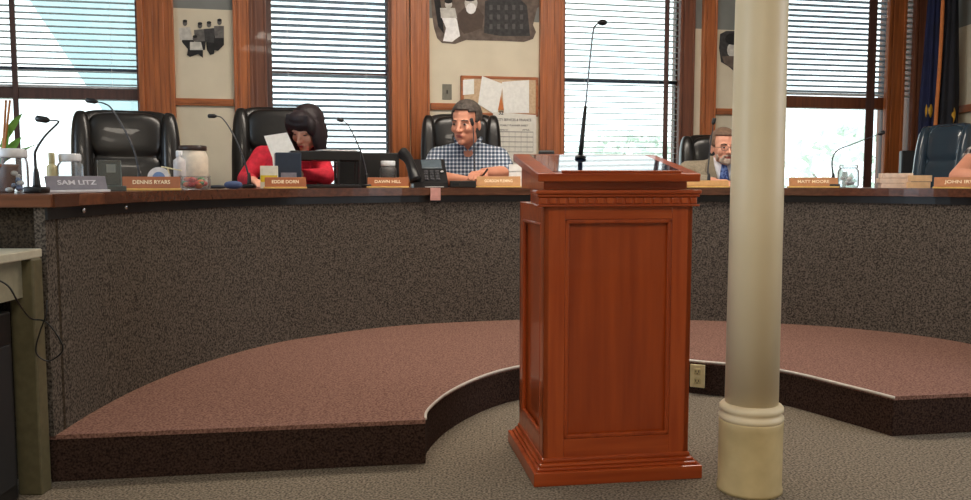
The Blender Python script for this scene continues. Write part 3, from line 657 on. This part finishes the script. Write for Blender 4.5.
for r in range(3):
    for c in range(5): poly_on_wall('printed_window',[(489.5+c*7.6,5+r*9.5),(492.5+c*7.6,5+r*9.5),(492.5+c*7.6,10+r*9.5),(489.5+c*7.6,10+r*9.5)],mat('print_mid_dark',(88,86,84),.8),.006,t)
poly_on_wall('printed_suit',[(458,14),(464,8),(478,8),(484,16),(482,28),(472,32),(464,34),(458,26)],mat('print_suit',(84,70,62),.8),.005,t)
poly_on_wall('printed_beard_face',circ(471,3,6.5,9),M_lg,.0062,t); poly_on_wall('printed_beard',circ(471,8.5,5,5.5),M_cw,.0072,t); poly_on_wall('printed_hat',circ(470,-2.5,7,4),M_bk,.0078,t)
poly_on_wall('printed_dress',[(441,16),(445,12),(454,12),(457,20),(460,36),(452,42),(443,41),(446,28)],M_cw,.0056,t)
poly_on_wall('printed_bodice',[(440,8),(455,8),(457,18),(441,18)],M_lg,.0066,t); poly_on_wall('printed_head',circ(448.5,4.5,3.6,4.2),M_lg,.0078,t); poly_on_wall('printed_hair',circ(448.5,1,4.2,2.6),M_bk,.0086,t)
poly_on_wall('printed_figure',[(434,0),(440,-2),(442,14),(444,34),(438,26)],M_bk,.0052,t)
t=wallthing('photo_cutout','dark grey cutout portrait photo half hidden behind the white column','wall photo')
poly_on_wall('printed_shape',[(720,34),(726,31),(742,31),(748,50),(742,68),(735,72),(728,66),(721,62),(719,48)],M_dg,.003,t)
poly_on_wall('printed_face',circ(733,50,6,8),M_lg,.0045,t); poly_on_wall('printed_hair',circ(733,39,8,6),M_bk,.0055,t); poly_on_wall('printed_coat',[(722,56),(742,56),(742,66),(735,70),(724,63)],M_bg,.0056,t)
bm=B(); y0=6.62; box(bm,3.744,3.748,6.2,6.5,1.98,2.14); t=thing('photo_cutout','small dark cutout photo on the right side wall at the frame edge','wall photo'); obj('printed_shape',bm,M_dg,t); bm=B(); ell(bm,(3.744,6.35,2.06),(.003,.06,.06)); obj('printed_face',bm,M_lg,t)
# switch
u,z=WP(447,92); t=thing('light_switch','grey metal light switch plate on the cream wall left of the notice board','switch',WMX@Vector((u,0,z)),math.atan2(WT.y,WT.x))
bm=B(); box(bm,-.036,.036,-.006,0,-.058,.058,None,.002); obj('plate',bm,mat('grey_plate',(120,116,104),.4,metal=.4),t)
bm=B(); box(bm,-.006,.006,-.016,-.005,-.014,.014,None,.002); obj('toggle',bm,mat('brown_toggle',(60,50,44),.4),t)
# bulletin board
t=wallthing('notice_board','wood-framed cork notice board on the cream wall behind the man','notice board')
poly_on_wall('cork',[(461,77),(536,77),(536,116),(461,116)],mat('cork',(206,178,146),.9,(190,160,128),scale=60),.034,t,.004)
u0,z1=WP(460,76); u1,z0=WP(537,117)
bm=B(); f=.022
for a in((u0,u1,z1-f,z1),(u0,u1,z0,z0+f),(u0,u0+f,z0,z1),(u1-f,u1,z0,z1)): ubox(bm,a[0],a[1],a[2],a[3],0,.042,.003)
obj('board_frame',bm,M_rail,t)
for nm,pix,n,lb in [('pinned_paper',[(463,80),(474,79),(474,94),(463,95)],.042,'small white paper pinned at the left of the notice board'),
  ('pinned_paper',[(482,76),(503,84),(500,100),(497,116),(478,104)],.046,'large tilted white paper pinned across the middle of the notice board'),
  ('pinned_paper',[(502,82),(529,80),(529,113),(504,113)],.044,'white paper pinned on the right half of the notice board')]:
    o=poly_on_wall(nm,pix,M_white,n); tag(o,lb,'paper','papers on the notice board')
t=wallthing('wall_calendar','white wall planner with ruled grid and printed heading below the notice board','calendar')
poly_on_wall('page',[(493,112),(536,115),(536,176),(493,176)],mat('planner_page',(226,222,212),.8,(218,214,204)),.05,t)
M_ink=mat('ink_grey',(96,92,90),.8)
bm=B()
def wl(bm,x0,y0,x1,y1,n=.0525):
    a=WP(x0,y0,n);b=WP(x1,y1,n); ubox(bm,min(a[0],b[0]),max(a[0],b[0])+.0008,min(a[1],b[1]),max(a[1],b[1])+.0015,n,n+.001)
for y in(132,137,142,147,152,162): wl(bm,497,y,533,y)
for x in(497,503,509,515,521,527,533): wl(bm,x,132,x,152)
obj('ruled_grid',bm,M_ink,t)
ang=math.atan2(WT.y,WT.x)
def wtext(s,px,py,size,w,t,m=M_ink,n=.052):
    u,z=WP(px,py,n); return text(s,size,m,t,WMX@Vector((u,n,z)),(PI/2,0,ang),w=w)
wtext('CITY SERVICES & FINANCE',514,120,.026,.27,t); wtext('YEARLY PLANNER SHEET',514,125.5,.018,.22,t); wtext('MARCH',504,130,.014,.06,t); wtext('APRIL',526,130,.014,.06,t); wtext('NOTES',524,158,.014,.07,t)
t=wallthing('pennant','small orange triangular pennant with dark numerals between the pinned papers','pennant')
poly_on_wall('triangle',[(501,95),(504,110),(498,110)],mat('orange_pennant',(206,120,60),.7),.049,t); wtext('32',501,113,.04,.035,t,M_bk,.0525)
# flags
fx=P(934,180,6.75)
def flag(px,Y,m,label,cols,w,ph,z0=.95,z1=2.75,rz=0,pole=True):
    x=(px-485.5)/F*Y; t=thing('flag',label,'flag',(x,Y,FZ),rz,'furled flags in the corner')
    if pole:
        bm=B(); tube(bm,[(0,0,.02),(0,0,z1+.03)],.012); obj('pole',bm,M_caseL,t,True)
        bm=B(); lathe(bm,[(.085,0),(.085,.02),(.05,.05),(.02,.1)],24); obj('stand',bm,M_metal,t,True)
    bm=B(); N=40; R=[]
    for j in range(25):
        s=j/24; z=z1-(z1-z0)*s; row=[]
        for i in range(N):
            a=2*PI*i/N; r=(w*(.4+.6*min(1,s*1.6)))*(1+.28*math.cos(a*7+ph+s*2)); row.append(bm.verts.new((r*math.cos(a),.6*r*math.sin(a)-.02,z-FZ)))
        R.append(row)
    for a,b in zip(R,R[1:]):
        for i in range(N): bm.faces.new((a[i],a[(i+1)%N],b[(i+1)%N],b[i]))
    f=obj('cloth',bm,m,t,True)
    for (zc,dx,rz_,hh) in cols:
        bm=B(); ell(bm,(dx,-w*.62,zc-FZ),(.028,.03,hh*1.4),None,12,10); obj('gold_emblem',bm,mat('gold_thread',(216,166,50),.5),t,True)
    return t
M_fb=mat('navy_flag',(26,34,76),.8,(18,24,56),scale=6); M_fd=mat('dark_flag',(20,22,34),.8,(12,14,24),scale=6)
flag(924,6.9,M_fb,'furled navy flag with gold emblem in the corner, left of the darker one',[(1.35,-.03,0,.06),(1.55,-.02,0,.05),(1.15,-.03,0,.07)],.07,0)
flag(940,6.68,M_fd,'furled near-black flag with gold and orange trim in the corner',[(1.3,.0,0,.08),(1.5,.03,0,.05)],.075,1.3)
bm=B(); x=(933.5-485.5)/F*6.62; tube(bm,spl([(x,6.62,2.6),(x+.0,6.62,2.0),(x-.015,6.62,1.4),(x-.01,6.62,.95)],6),[.006,.01,.012]+[.014]*16,8)
tag(obj('flag_fringe',bm,mat('orange_fringe',(206,120,60),.7),None,True),'orange fringe strip hanging between the two furled flags','fringe')
# ------------------------------------------------------------------ executive chairs
def make_chair(width=.56,top=1.26):
    t=thing('executive_chair','x','chair')
    wd=width/2; zc=(.5+top)/2; hh=(top-.5)/2
    bm=B(); ell(bm,(0,.3,zc),(wd,.055,hh),seg=40,ry=28,n=2.6)
    for v in bm.verts:
        f=(v.co.x/wd)**2; v.co.y-=.07*f; v.co.y+=(v.co.z-.5)*.12
    obj('backrest',bm,M_leath,t,True)
    bm=B()
    for (z,h_,th) in ((top-.15,.135,.055),(top-.38,.12,.05),(top-.57,.1,.05)):
        ell(bm,(0,.245,z),(wd*.72,th,h_),seg=36,ry=20,n=2.0)
    for v in bm.verts: v.co.y+=(v.co.z-.5)*.12
    remesh(obj('back_cushion',bm,M_leath,t,True),.012,3)
    for s in(-1,1):
        bm=B(); ell(bm,(s*wd*.82,.235,zc),(wd*.2,.075,hh*.97),seg=20,ry=24,n=1.6)
        for v in bm.verts: v.co.y+=(v.co.z-.5)*.12
        obj('side_bolster',bm,M_leath,t,True)
    bm=B(); ell(bm,(0,-.02,.5),(wd*.92,.27,.075),seg=36,ry=20,n=2.2); obj('seat',bm,M_leath,t,True)
    for s in(-1,1):
        bm=B(); tube(bm,spl([(s*wd*.98,.22,.52),(s*wd*1.08,.2,.66),(s*wd*1.1,.05,.71),(s*wd*1.1,-.16,.7),(s*wd*1.05,-.2,.6),(s*wd*.9,-.1,.47)],6),.021,10); a=obj('armrest',bm,M_black,t,True)
        bm=B(); ell(bm,(s*wd*1.1,-.02,.725),(.035,.15,.018),n=1.6); obj('arm_pad',bm,M_leath,a,True)
    bm=B(); lathe(bm,[(.03,.1),(.03,.26),(.022,.27),(.022,.44)],16); obj('gas_column',bm,M_chrome,t,True)
    for j in range(5):
        a=j*2*PI/5+.3; c,s=math.cos(a),math.sin(a)
        bm=B(); tube(bm,[(c*.02,s*.02,.12),(c*.3,s*.3,.075)],[.03,.018],8); lg=obj('base_leg',bm,M_black,t,True)
        bm=B(); ell(bm,(c*.3,s*.3,.03),(.03,.03,.03)); obj('caster',bm,M_black,lg,True)
    return t
ch=make_chair(); FZ=.162
def put(c,x,y,rz,label,sc=(1,1,1)):
    c.location=(x,y,FZ); c.rotation_euler=(0,0,rz); c['label']=label; c['group']='black leather executive chairs behind the desk'; c.scale=sc; return c
chairs=[ch]+[copy_tree(ch) for _ in range(3)]
def putback(c,px,Yb,rz,label,sz,wsc=1):
    # Yb: depth of the backrest; offset seat forward
    off=Vector((0,.33,0)); off.rotate(Euler((0,0,rz)))
    X=(px-485.5)/F*Yb; return put(c,X-off.x,Yb-off.y,rz,label,(wsc,1,sz))
putback(chairs[0],129,4.95,.42,'empty black leather executive chair at the far left by the window',.985,1.02)
putback(chairs[1],281,5.62,.12,'black leather executive chair holding the woman in red',1.045,1.04)
putback(chairs[2],461,6.12,.05,'black leather executive chair holding the man in the checked shirt',1.04,1.0)
putback(chairs[3],716,6.3,.0,'black leather executive chair holding the bearded man in the suit',.93,1.0)
M_leath_sheen=mat('black_leather_blue_sheen',(48,66,80),.26,(44,61,75),scale=4,coat=.7)  # black leather lifted to blue to stand for the window's reflection
c5=copy_tree(ch); 
for o in c5.children:
    if o.name.split('.')[0] in('backrest','back_cushion','side_bolster','seat'):
        o.data=o.data.copy(); o.data.materials[0]=M_leath_sheen
putback(c5,945,6.2,-1.15,'empty glossy black leather executive chair, blue window sheen in its colour, at right below the flags',.99,.74)
# ------------------------------------------------------------------ people
def hand(bm,wrist,dirv,side,M=None,curl=.6,s=1.0):
    """palm + four fingers + thumb, palm facing down; dirv: pointing direction; side: +1 thumb toward the +x side of dir"""
    w=Vector(wrist); d=Vector(dirv).normalized(); up=Vector((0,0,1)); lat=d.cross(up).normalized()*side; up=lat.cross(d).normalized()*side
    T=lambda a,b,c:(w+d*a*s+lat*b*s+up*c*s)
    for b0 in(-.028,-.01,.01,.028): caps(bm,T(0.005,b0*.6,0),.014*s,T(.075,b0,.004),.0125*s,M)
    for b0,ln in((-.032,.055),(-.011,.068),(.011,.074),(.031,.066)):
        p=[T(.075,b0,.004)]; a=0; pos=[.075,.004]
        for seg_,f in((.45,.5),(.32,1.2),(.23,1.6)):
            ang=curl*f; pos=[pos[0]+ln*seg_*math.cos(ang),pos[1]-ln*seg_*math.sin(ang)]; p.append(T(pos[0],b0,pos[1]))
        chain(bm,p,[.0095*s,.009*s,.0082*s,.0072*s],M)
    chain(bm,[T(.015,.022,-.004),T(.045,.048,-.01),T(.07,.055,-.014),T(.09,.05,-.018)],[.013*s,.011*s,.0095*s,.008*s],M)
def hm(c,yaw,pitch,roll,s): return Matrix.Translation(c)@Euler((pitch,roll,yaw),'XYZ').to_matrix().to_4x4()@Matrix.Scale(s,4)
def headshape(bm,Mh,fem=False):
    ell(bm,(0,.012,.045),(.074,.092,.08),Mh); ell(bm,(0,-.02,0),(.066,.07,.085),Mh)
    ell(bm,(0,-.035,-.05),(.052 if not fem else .046,.052,.058),Mh); ell(bm,(0,-.066,-.088),(.024,.022,.02),Mh)
    for s in(-1,1):
        ell(bm,(s*.036,-.062,-.018),(.024,.024,.026),Mh,12,8); ell(bm,(s*.074,.012,-.005),(.009,.018,.03),Mh,12,8); ell(bm,(s*.03,-.076,.026),(.024,.012,.008),Mh,12,8)
        ell(bm,(s*.047,-.01,-.065),(.014,.03,.024),Mh,12,8)
    chain(bm,[(0,-.085,.018),(0,-.1,-.01),(0,-.108,-.025)],[.008,.010,.0125],Mh)
    for s in(-1,1): ell(bm,(s*.011,-.096,-.028),(.009,.01,.007),Mh,10,8)
    ell(bm,(0,-.084,-.052),(.024,.012,.007),Mh,12,8); ell(bm,(0,-.081,-.062),(.021,.012,.008),Mh,12,8)
def facebits(t,Mh,brow,fem=False):
    M_eye=mat('eye_white',(190,178,168),.6); M_iris=mat('iris_dark',(46,34,28),.3); M_lip=mat('lips',(176,96,88),.5) if not fem else mat('lips_red',(178,70,74),.5)
    for s in(-1,1):
        bm=B(); ell(bm,(s*.031,-.0815,.008),(.0115,.0072,.0028 if fem else .0045),Mh,12,8); e=obj('eye',bm,M_eye if not fem else mat('shaded_lids',(60,40,38),.6),t,True)  # fem eyes: dark tone stands for the shade over lowered lids
        if fem: continue
        bm=B(); ell(bm,(s*.031,-.0885,.008),(.0058,.003,.0058),Mh,10,8); obj('iris',bm,M_iris,e,True)
        bm=B(); chain(bm,[(s*.016,-.092,.026),(s*.032,-.091,.031),(s*.047,-.08,.026)],[.0035,.0042,.003],Mh); obj('eyebrow',bm,brow,t,True)
    bm=B(); ell(bm,(0,-.092,-.0535),(.022,.006,.0036),Mh,12,8); ell(bm,(0,-.0895,-.0605),(.019,.006,.0042),Mh,12,8); obj('lips',bm,M_lip,t,True)
def seated(name,label,loc,rz,skin,head,arms,shoulderz,chest,neck,shirtm,sleeve,trous,fem=False,s=1.0,lean=.15):
    """head=(pos,yaw,pitch,roll,scale); arms=[(shoulder,elbow,wrist,handdir,thumbside)...] local coords"""
    t=thing(name,label,'person',loc,rz)
    hp,hy,hpi,hr,hs=head; Mh=hm(hp,hy,hpi,hr,hs)
    bm=B(); headshape(bm,Mh,fem)
    nb=Vector(neck); caps(bm,nb,.058*s,Mh@Vector((0,.02,-.06)),.05*s)
    tb=lambda bm,e:[ell(bm,(0,0,.56),(.165*s+e,.13*s+e,.12+e)),ell(bm,(0,-lean*.35,.74),(.145*s+e,.115*s+e,.17+e)),ell(bm,(0,-lean*.75,shoulderz-.1),(chest*s+e,.115*s+e,.17+e))]
    tb(bm,0)
    sh=[Vector(a[0]) for a in arms]
    caps(bm,nb+Vector((0,0,-.05)),.06*s,nb,.055*s)
    for a in arms:
        S0,E,Wr=Vector(a[0]),Vector(a[1]),Vector(a[2]); mid=(nb+Vector((0,.01,-.03)))
        caps(bm,mid,.05*s,S0,.058*s); chain(bm,[S0,S0.lerp(E,.5),E],[.058*s,.05*s,.042*s]); chain(bm,[E,E.lerp(Wr,.3),E.lerp(Wr,.8),Wr],[.042*s,.043*s,.031*s,.025*s])
        hand(bm,Wr,a[3],a[4],None,.55,s*.98)
    for q in(-1,1):
        chain(bm,[(q*.09,0,.54),(q*.12,-.42,.54)],[.088*s,.062*s]); chain(bm,[(q*.12,-.42,.54),(q*.12,-.45,.25),(q*.12,-.43,.07)],[.06*s,.052*s,.035*s]); ell(bm,(q*.12,-.49,.045),(.045,.12,.04))
    remesh(obj('body',bm,skin,t,True),.0055,2)
    # shirt
    bm=B(); tb(bm,.012)
    for a in arms:
        S0,E,Wr=Vector(a[0]),Vector(a[1]),Vector(a[2]); mid=(nb+Vector((0,.015,-.045)))
        caps(bm,mid,.072*s,S0,.068*s)
        if sleeve<=1: chain(bm,[S0,S0.lerp(E,.5*sleeve),S0.lerp(E,sleeve)],[.069*s,.066*s,.064*s])
        else: chain(bm,[S0,S0.lerp(E,.5),E],[.069*s,.061*s,.054*s]); chain(bm,[E,E.lerp(Wr,sleeve-1)],[.054*s,.038*s])
    so=remesh(obj('shirt',bm,shirtm,t,True),.008,3)
    bm=B()
    for q in(-1,1):
        chain(bm,[(q*.09,0,.54),(q*.12,-.42,.54)],[.099*s,.074*s]); chain(bm,[(q*.12,-.42,.54),(q*.12,-.45,.25),(q*.12,-.44,.1)],[.074*s,.064*s,.055*s])
    ell(bm,(0,0,.54),(.18*s,.145*s,.1)); remesh(obj('trousers',bm,trous,t,True),.012,2)
    bm=B()
    for q in(-1,1): ell(bm,(q*.12,-.5,.045),(.052,.14,.044),n=1.3)
    obj('shoes',bm,M_black,t,True)
    return t,Mh,so
M_trs=mat('dark_trousers',(40,42,50),.9)
def hair(t,Mh,m,parts,vox=.006,name='hair'):
    bm=B()
    for c,r in parts: ell(bm,c,r,Mh)
    return remesh(obj(name,bm,m,t,True),vox,2)
def carve(bm,Mh,fn):
    Mi=Mh.inverted()
    dl=[f for f in bm.faces if fn(Mi@f.calc_center_median())]
    bmesh.ops.delete(bm,geom=dl,context='FACES')
def shellhair(t,Mh,m,c,r,keep,thick=.012,name='hair',seg=48,wob=.0):
    """scalp shell: ellipsoid faces kept by keep(local), thickened"""
    bm=B(); ell(bm,c,r,None,seg,36)
    dl=[f for f in bm.faces if not keep(f.calc_center_median())]; bmesh.ops.delete(bm,geom=dl,context='FACES')
    if wob:
        for v in bm.verts: v.co+=v.normal*wob*math.sin(v.co.x*400)*math.sin(v.co.z*90)
    for v in bm.verts: v.co=Mh@v.co
    o=obj(name,bm,m,t,True); md=o.modifiers.new('solid','SOLIDIFY'); md.thickness=thick; md.offset=-1; return o
# man in checked shirt
mx=-.115; my=5.86
M_chk=checkmat('navy_white_check',(60,72,92),(140,152,168),(230,234,238),.025)
loc=(mx,my,FZ)
t,Mh,so=seated('person','person in a navy and white checked short-sleeved shirt writing at the desk',loc,0,M_skin,
  ((-.01,-.33,1.195),-.42,.14,.03,1.17),
  [((-.2,-.14,.985),(-.25,-.33,.855),(.0,-.53,.835),(1,-.25,-.05),1),((.2,-.12,.985),(.25,-.3,.88),(.1,-.5,.885),(-.45,-.8,-.1),-1)],
  1.0,.19,(0,-.2,1.07),M_chk,.92,M_trs,s=1.1,lean=.18)
M_hbr=mat('grey_brown_hair',(92,82,74),.7,(50,44,40),scale=60,lo=.3,hi=.7)
facebits(t,Mh,M_hbr)
shellhair(t,Mh,M_hbr,(0,.014,.05),(.083,.102,.088),lambda c:(c.z>.075 or (c.y>-.02 and c.z>.01) or (c.y>.03 and c.z>-.05)) and not(c.y<-.06 and c.z<.085))
bm=B()
for s in(-1,1):
    tube(bm,[(s*.085,-.18,1.115),(s*.07,-.26,1.085),(s*.01,-.325,1.03)],[.012,.017,.008],8)
obj('collar',bm,M_chk,t,True)
bm=B(); box(bm,-.004,.004,-.07,.07,-.004,.004,Matrix.Translation((.1,-.6,.865))@Euler((-.6,0,.5)).to_matrix().to_4x4()); tag(obj('ballpoint_pen',bm,M_black),'black pen held in the hand of the man in the checked shirt','pen').location=loc
# woman in red
wx=-1.2; wy=5.36
M_red=mat('red_blouse',(220,40,62),.8,(190,28,48),scale=30)
loc=(wx,wy,FZ)
t,Mh,so=seated('person','person in a red long-sleeved top with black bobbed hair reading papers',loc,0,M_skin2,
  ((.14,-.27,1.13),-.3,.45,.1,1.04),
  [((-.17,-.1,.985),(-.25,-.2,.845),(-.14,-.42,.83),(.55,-.8,-.05),1),((.17,-.1,.985),(.25,-.26,.86),(.1,-.42,.87),(-.6,-.6,.1),-1)],
  .98,.17,(.02,-.13,1.03),M_red,1.75,M_trs,fem=True,s=.95,lean=.14)
M_hbk=mat('black_hair',(40,24,30),.6,(16,10,12),scale=50,stretch=(1,1,.2),lo=.3,hi=.7)
facebits(t,Mh,M_hbk,True)
bm=B()
ell(bm,(0,.022,.052),(.094,.11,.098),Mh); ell(bm,(0,.055,-.03),(.092,.075,.115),Mh); ell(bm,(0,-.055,.098),(.07,.052,.042),Mh)
for q in(-1,1): ell(bm,(q*.078,-.008,-.035),(.028,.066,.115),Mh); ell(bm,(q*.066,-.06,.055),(.028,.035,.055),Mh)
for j in range(9): chain(bm,[(-.06+j*.015,-.075,.12),(-.064+j*.016,-.104+abs(j-4)*.004,.075),(-.064+j*.016,-.102+abs(j-4)*.004,.045)],[.012,.011,.006],Mh)
remesh(obj('hair',bm,M_hbk,t,True),.006,2)
# bearded man
t3=(1.605,6.0,FZ)
M_suit=mat('taupe_suit',(158,146,126),.9,(140,128,108),scale=90)
t,Mh,so=seated('person','person with grey beard, glasses, taupe suit and blue tie beside the column',t3,0,M_skin2,
  ((.006,-.21,1.05),.1,.05,0,1.04),
  [((-.2,-.08,.9),(-.27,-.2,.83),(-.12,-.45,.83),(.6,-.8,-.05),1),((.2,-.08,.9),(.27,-.2,.83),(.12,-.45,.83),(-.6,-.8,-.05),-1)],
  .91,.2,(0,-.1,.95),M_suit,1.85,M_trs,s=1.05,lean=.12)
M_hgb=mat('sandy_grey_hair',(128,100,80),.7,(96,76,62),scale=60,lo=.3,hi=.7); M_beard=mat('grey_beard',(188,172,156),.8,(160,142,128),scale=60,lo=.3,hi=.7)
facebits(t,Mh,M_hgb)
shellhair(t,Mh,M_hgb,(0,.014,.05),(.083,.102,.09),lambda c:(c.z>.09 or (c.y>-.02 and c.z>.01) or (c.y>.03 and c.z>-.05)))
bm=B()
for a in range(-4,5):
    x=a*.009; y=-.092+abs(a)**1.6*.0036
    ell(bm,(x,y,-.084+abs(a)*.003),(.011,.011,.022),Mh,10,8)
for a in range(-3,4): ell(bm,(a*.008,-.098+abs(a)*.003,-.043-abs(a)*.001),(.009,.006,.006),Mh,10,8)
for s in(-1,1):
    ell(bm,(s*.033,-.084,-.062),(.007,.008,.02),Mh,10,8); ell(bm,(s*.058,-.045,-.055),(.008,.02,.02),Mh,10,8)
remesh(obj('beard',bm,M_beard,t,True),.004,1)
bm=B()
for s in(-1,1):
    pts=[Mh@Vector((s*.033+.024*math.cos(a*PI/8),-.106,.006+.018*math.sin(a*PI/8))) for a in range(17)]; tube(bm,pts,.0014,6)
    tube(bm,[Mh@Vector((s*.057,-.106,.008)),Mh@Vector((s*.078,-.06,.01)),Mh@Vector((s*.08,.01,.008))],.0014,6)
tube(bm,[Mh@Vector((-.009,-.106,.01)),Mh@Vector((.009,-.106,.01))],.0014,6)
obj('glasses',bm,mat('spectacle_frame',(70,56,50),.3),t,True)
def patch(t,name,m,pts,parent=None):
    bm=B(); bm.faces.new([bm.verts.new(p) for p in pts]); o=obj(name,bm,m,t); md=o.modifiers.new('s','SOLIDIFY'); md.thickness=.006; return o
# shirt front, tie and lapels follow the chest
def chestline(z): return -.262+ (abs(z-.86))*.28
def strip(t,name,m,rows,off,parent=None):
    bm=B(); R=[]
    for z,x0,x1 in rows:
        R.append([bm.verts.new((x0+(x1-x0)*j/6,chestline(z)-off+1.1*(x0+(x1-x0)*j/6)**2,z)) for j in range(7)])
    for a,b in zip(R,R[1:]):
        for j in range(6): bm.faces.new((a[j],a[j+1],b[j+1],b[j]))
    o=obj(name,bm,m,t,True); md=o.modifiers.new('s','SOLIDIFY'); md.thickness=.008; return o
M_shw=mat('pale_shirt',(216,216,224),.8)
strip(t,'shirt_front',M_shw,[(.99,-.075,.075),(.94,-.07,.07),(.88,-.055,.055),(.8,-.035,.035),(.74,-.006,.006)],.006)
M_tie=mat('blue_tie',(40,60,120),.5,(96,120,176),scale=50,lo=.45,hi=.55)
strip(t,'tie',M_tie,[(.985,-.018,.018),(.96,-.016,.016),(.955,-.012,.012),(.9,-.026,.026),(.82,-.034,.034),(.76,-.03,.03),(.72,-.004,.004)],.018)
for s in(-1,1): strip(t,'lapel',mat('suit_lapel',(136,124,104),.9),[(1.0,s*.07,s*.095),(.95,s*.068,s*.12),(.9,s*.06,s*.13),(.86,s*.05,s*.1),(.78,s*.028,s*.05),(.73,s*.004,s*.01)],.02)
# person at right edge (mostly outside the frame)
M_pat=checkmat('dark_patterned_shirt',(40,36,40),(120,112,112),(196,188,180),.035)
l4=Vector((3.2,4.97,FZ)); I4=(Matrix.Translation(l4)@Matrix.Rotation(-.85,4,'Z')).inverted()
S4=I4@Vector((2.99,5.04,1.235)); E4=I4@Vector((2.675,4.83,1.02)); W4=I4@Vector((2.76,4.62,1.0)); dq=I4.to_3x3()@Vector((.5,-.8,-.03))
t,Mh,so=seated('person','person at the far right edge leaning a bare arm on the desk',l4,-.85,M_skin,
  ((0,-.22,1.2),.1,.1,0,1.08),
  [(S4,E4,W4,dq,1),((.2,-.1,1.02),(.27,-.28,.86),(.1,-.46,.84),(-.6,-.8,-.05),-1)],
  1.03,.2,(0,-.13,1.08),M_pat,.5,M_trs,s=1.12,lean=.15)
facebits(t,Mh,M_hbr)
shellhair(t,Mh,M_hbr,(0,.014,.05),(.083,.102,.088),lambda c:(c.z>.075 or (c.y>-.02 and c.z>.01) or (c.y>.03 and c.z>-.05)))
# ------------------------------------------------------------------ lights
w=bpy.data.worlds.new('world'); S.world=w; w.use_nodes=True; nt=w.node_tree; bg=nt.nodes['Background']
tc=nt.nodes.new('ShaderNodeTexCoord'); n=nt.nodes.new('ShaderNodeTexNoise'); n.inputs['Scale'].default_value=14; n.inputs['Detail'].default_value=6
r=nt.nodes.new('ShaderNodeValToRGB'); r.color_ramp.elements[0].position=.35; r.color_ramp.elements[1].position=.6
r.color_ramp.elements[0].color=(.78,.88,.92,1); r.color_ramp.elements[1].color=(1,1,1,1)
nt.links.new(tc.outputs['Generated'],n.inputs['Vector']); nt.links.new(n.outputs['Fac'],r.inputs['Fac']); nt.links.new(r.outputs[0],bg.inputs['Color']); bg.inputs['Strength'].default_value=3.6
def area(name,loc,rot,sx,sy,e,col=(1,1,1)):
    l=bpy.data.lights.new(name,'AREA'); l.shape='RECTANGLE'; l.size=sx; l.size_y=sy; l.energy=e; l.color=col
    o=bpy.data.objects.new(name,l); COL.objects.link(o); o.location=loc; o.rotation_euler=rot; return o
area('ceiling_lamp',(0,-.2,ZC-.03),(0,0,0),1.2,.6,56,(1,.89,.75)); area('ceiling_lamp',(.4,4.3,ZC-.03),(.25,0,0),3.0,.6,125,(1,.89,.76)); area('ceiling_lamp',(0,-1.5,ZC-.03),(0,0,0),1.2,.6,26,(1,.89,.75))
area('side_window_light',(-4.15,1.6,1.7),(0,-PI/2,0),1.6,1.8,75,(.66,.83,1)); area('side_window_light',(3.7,2.3,1.7),(0,PI/2,0),1.4,1.4,34,(.8,.88,1))
S.view_settings.view_transform='Standard'; S.view_settings.look='None'; S.view_settings.exposure=0
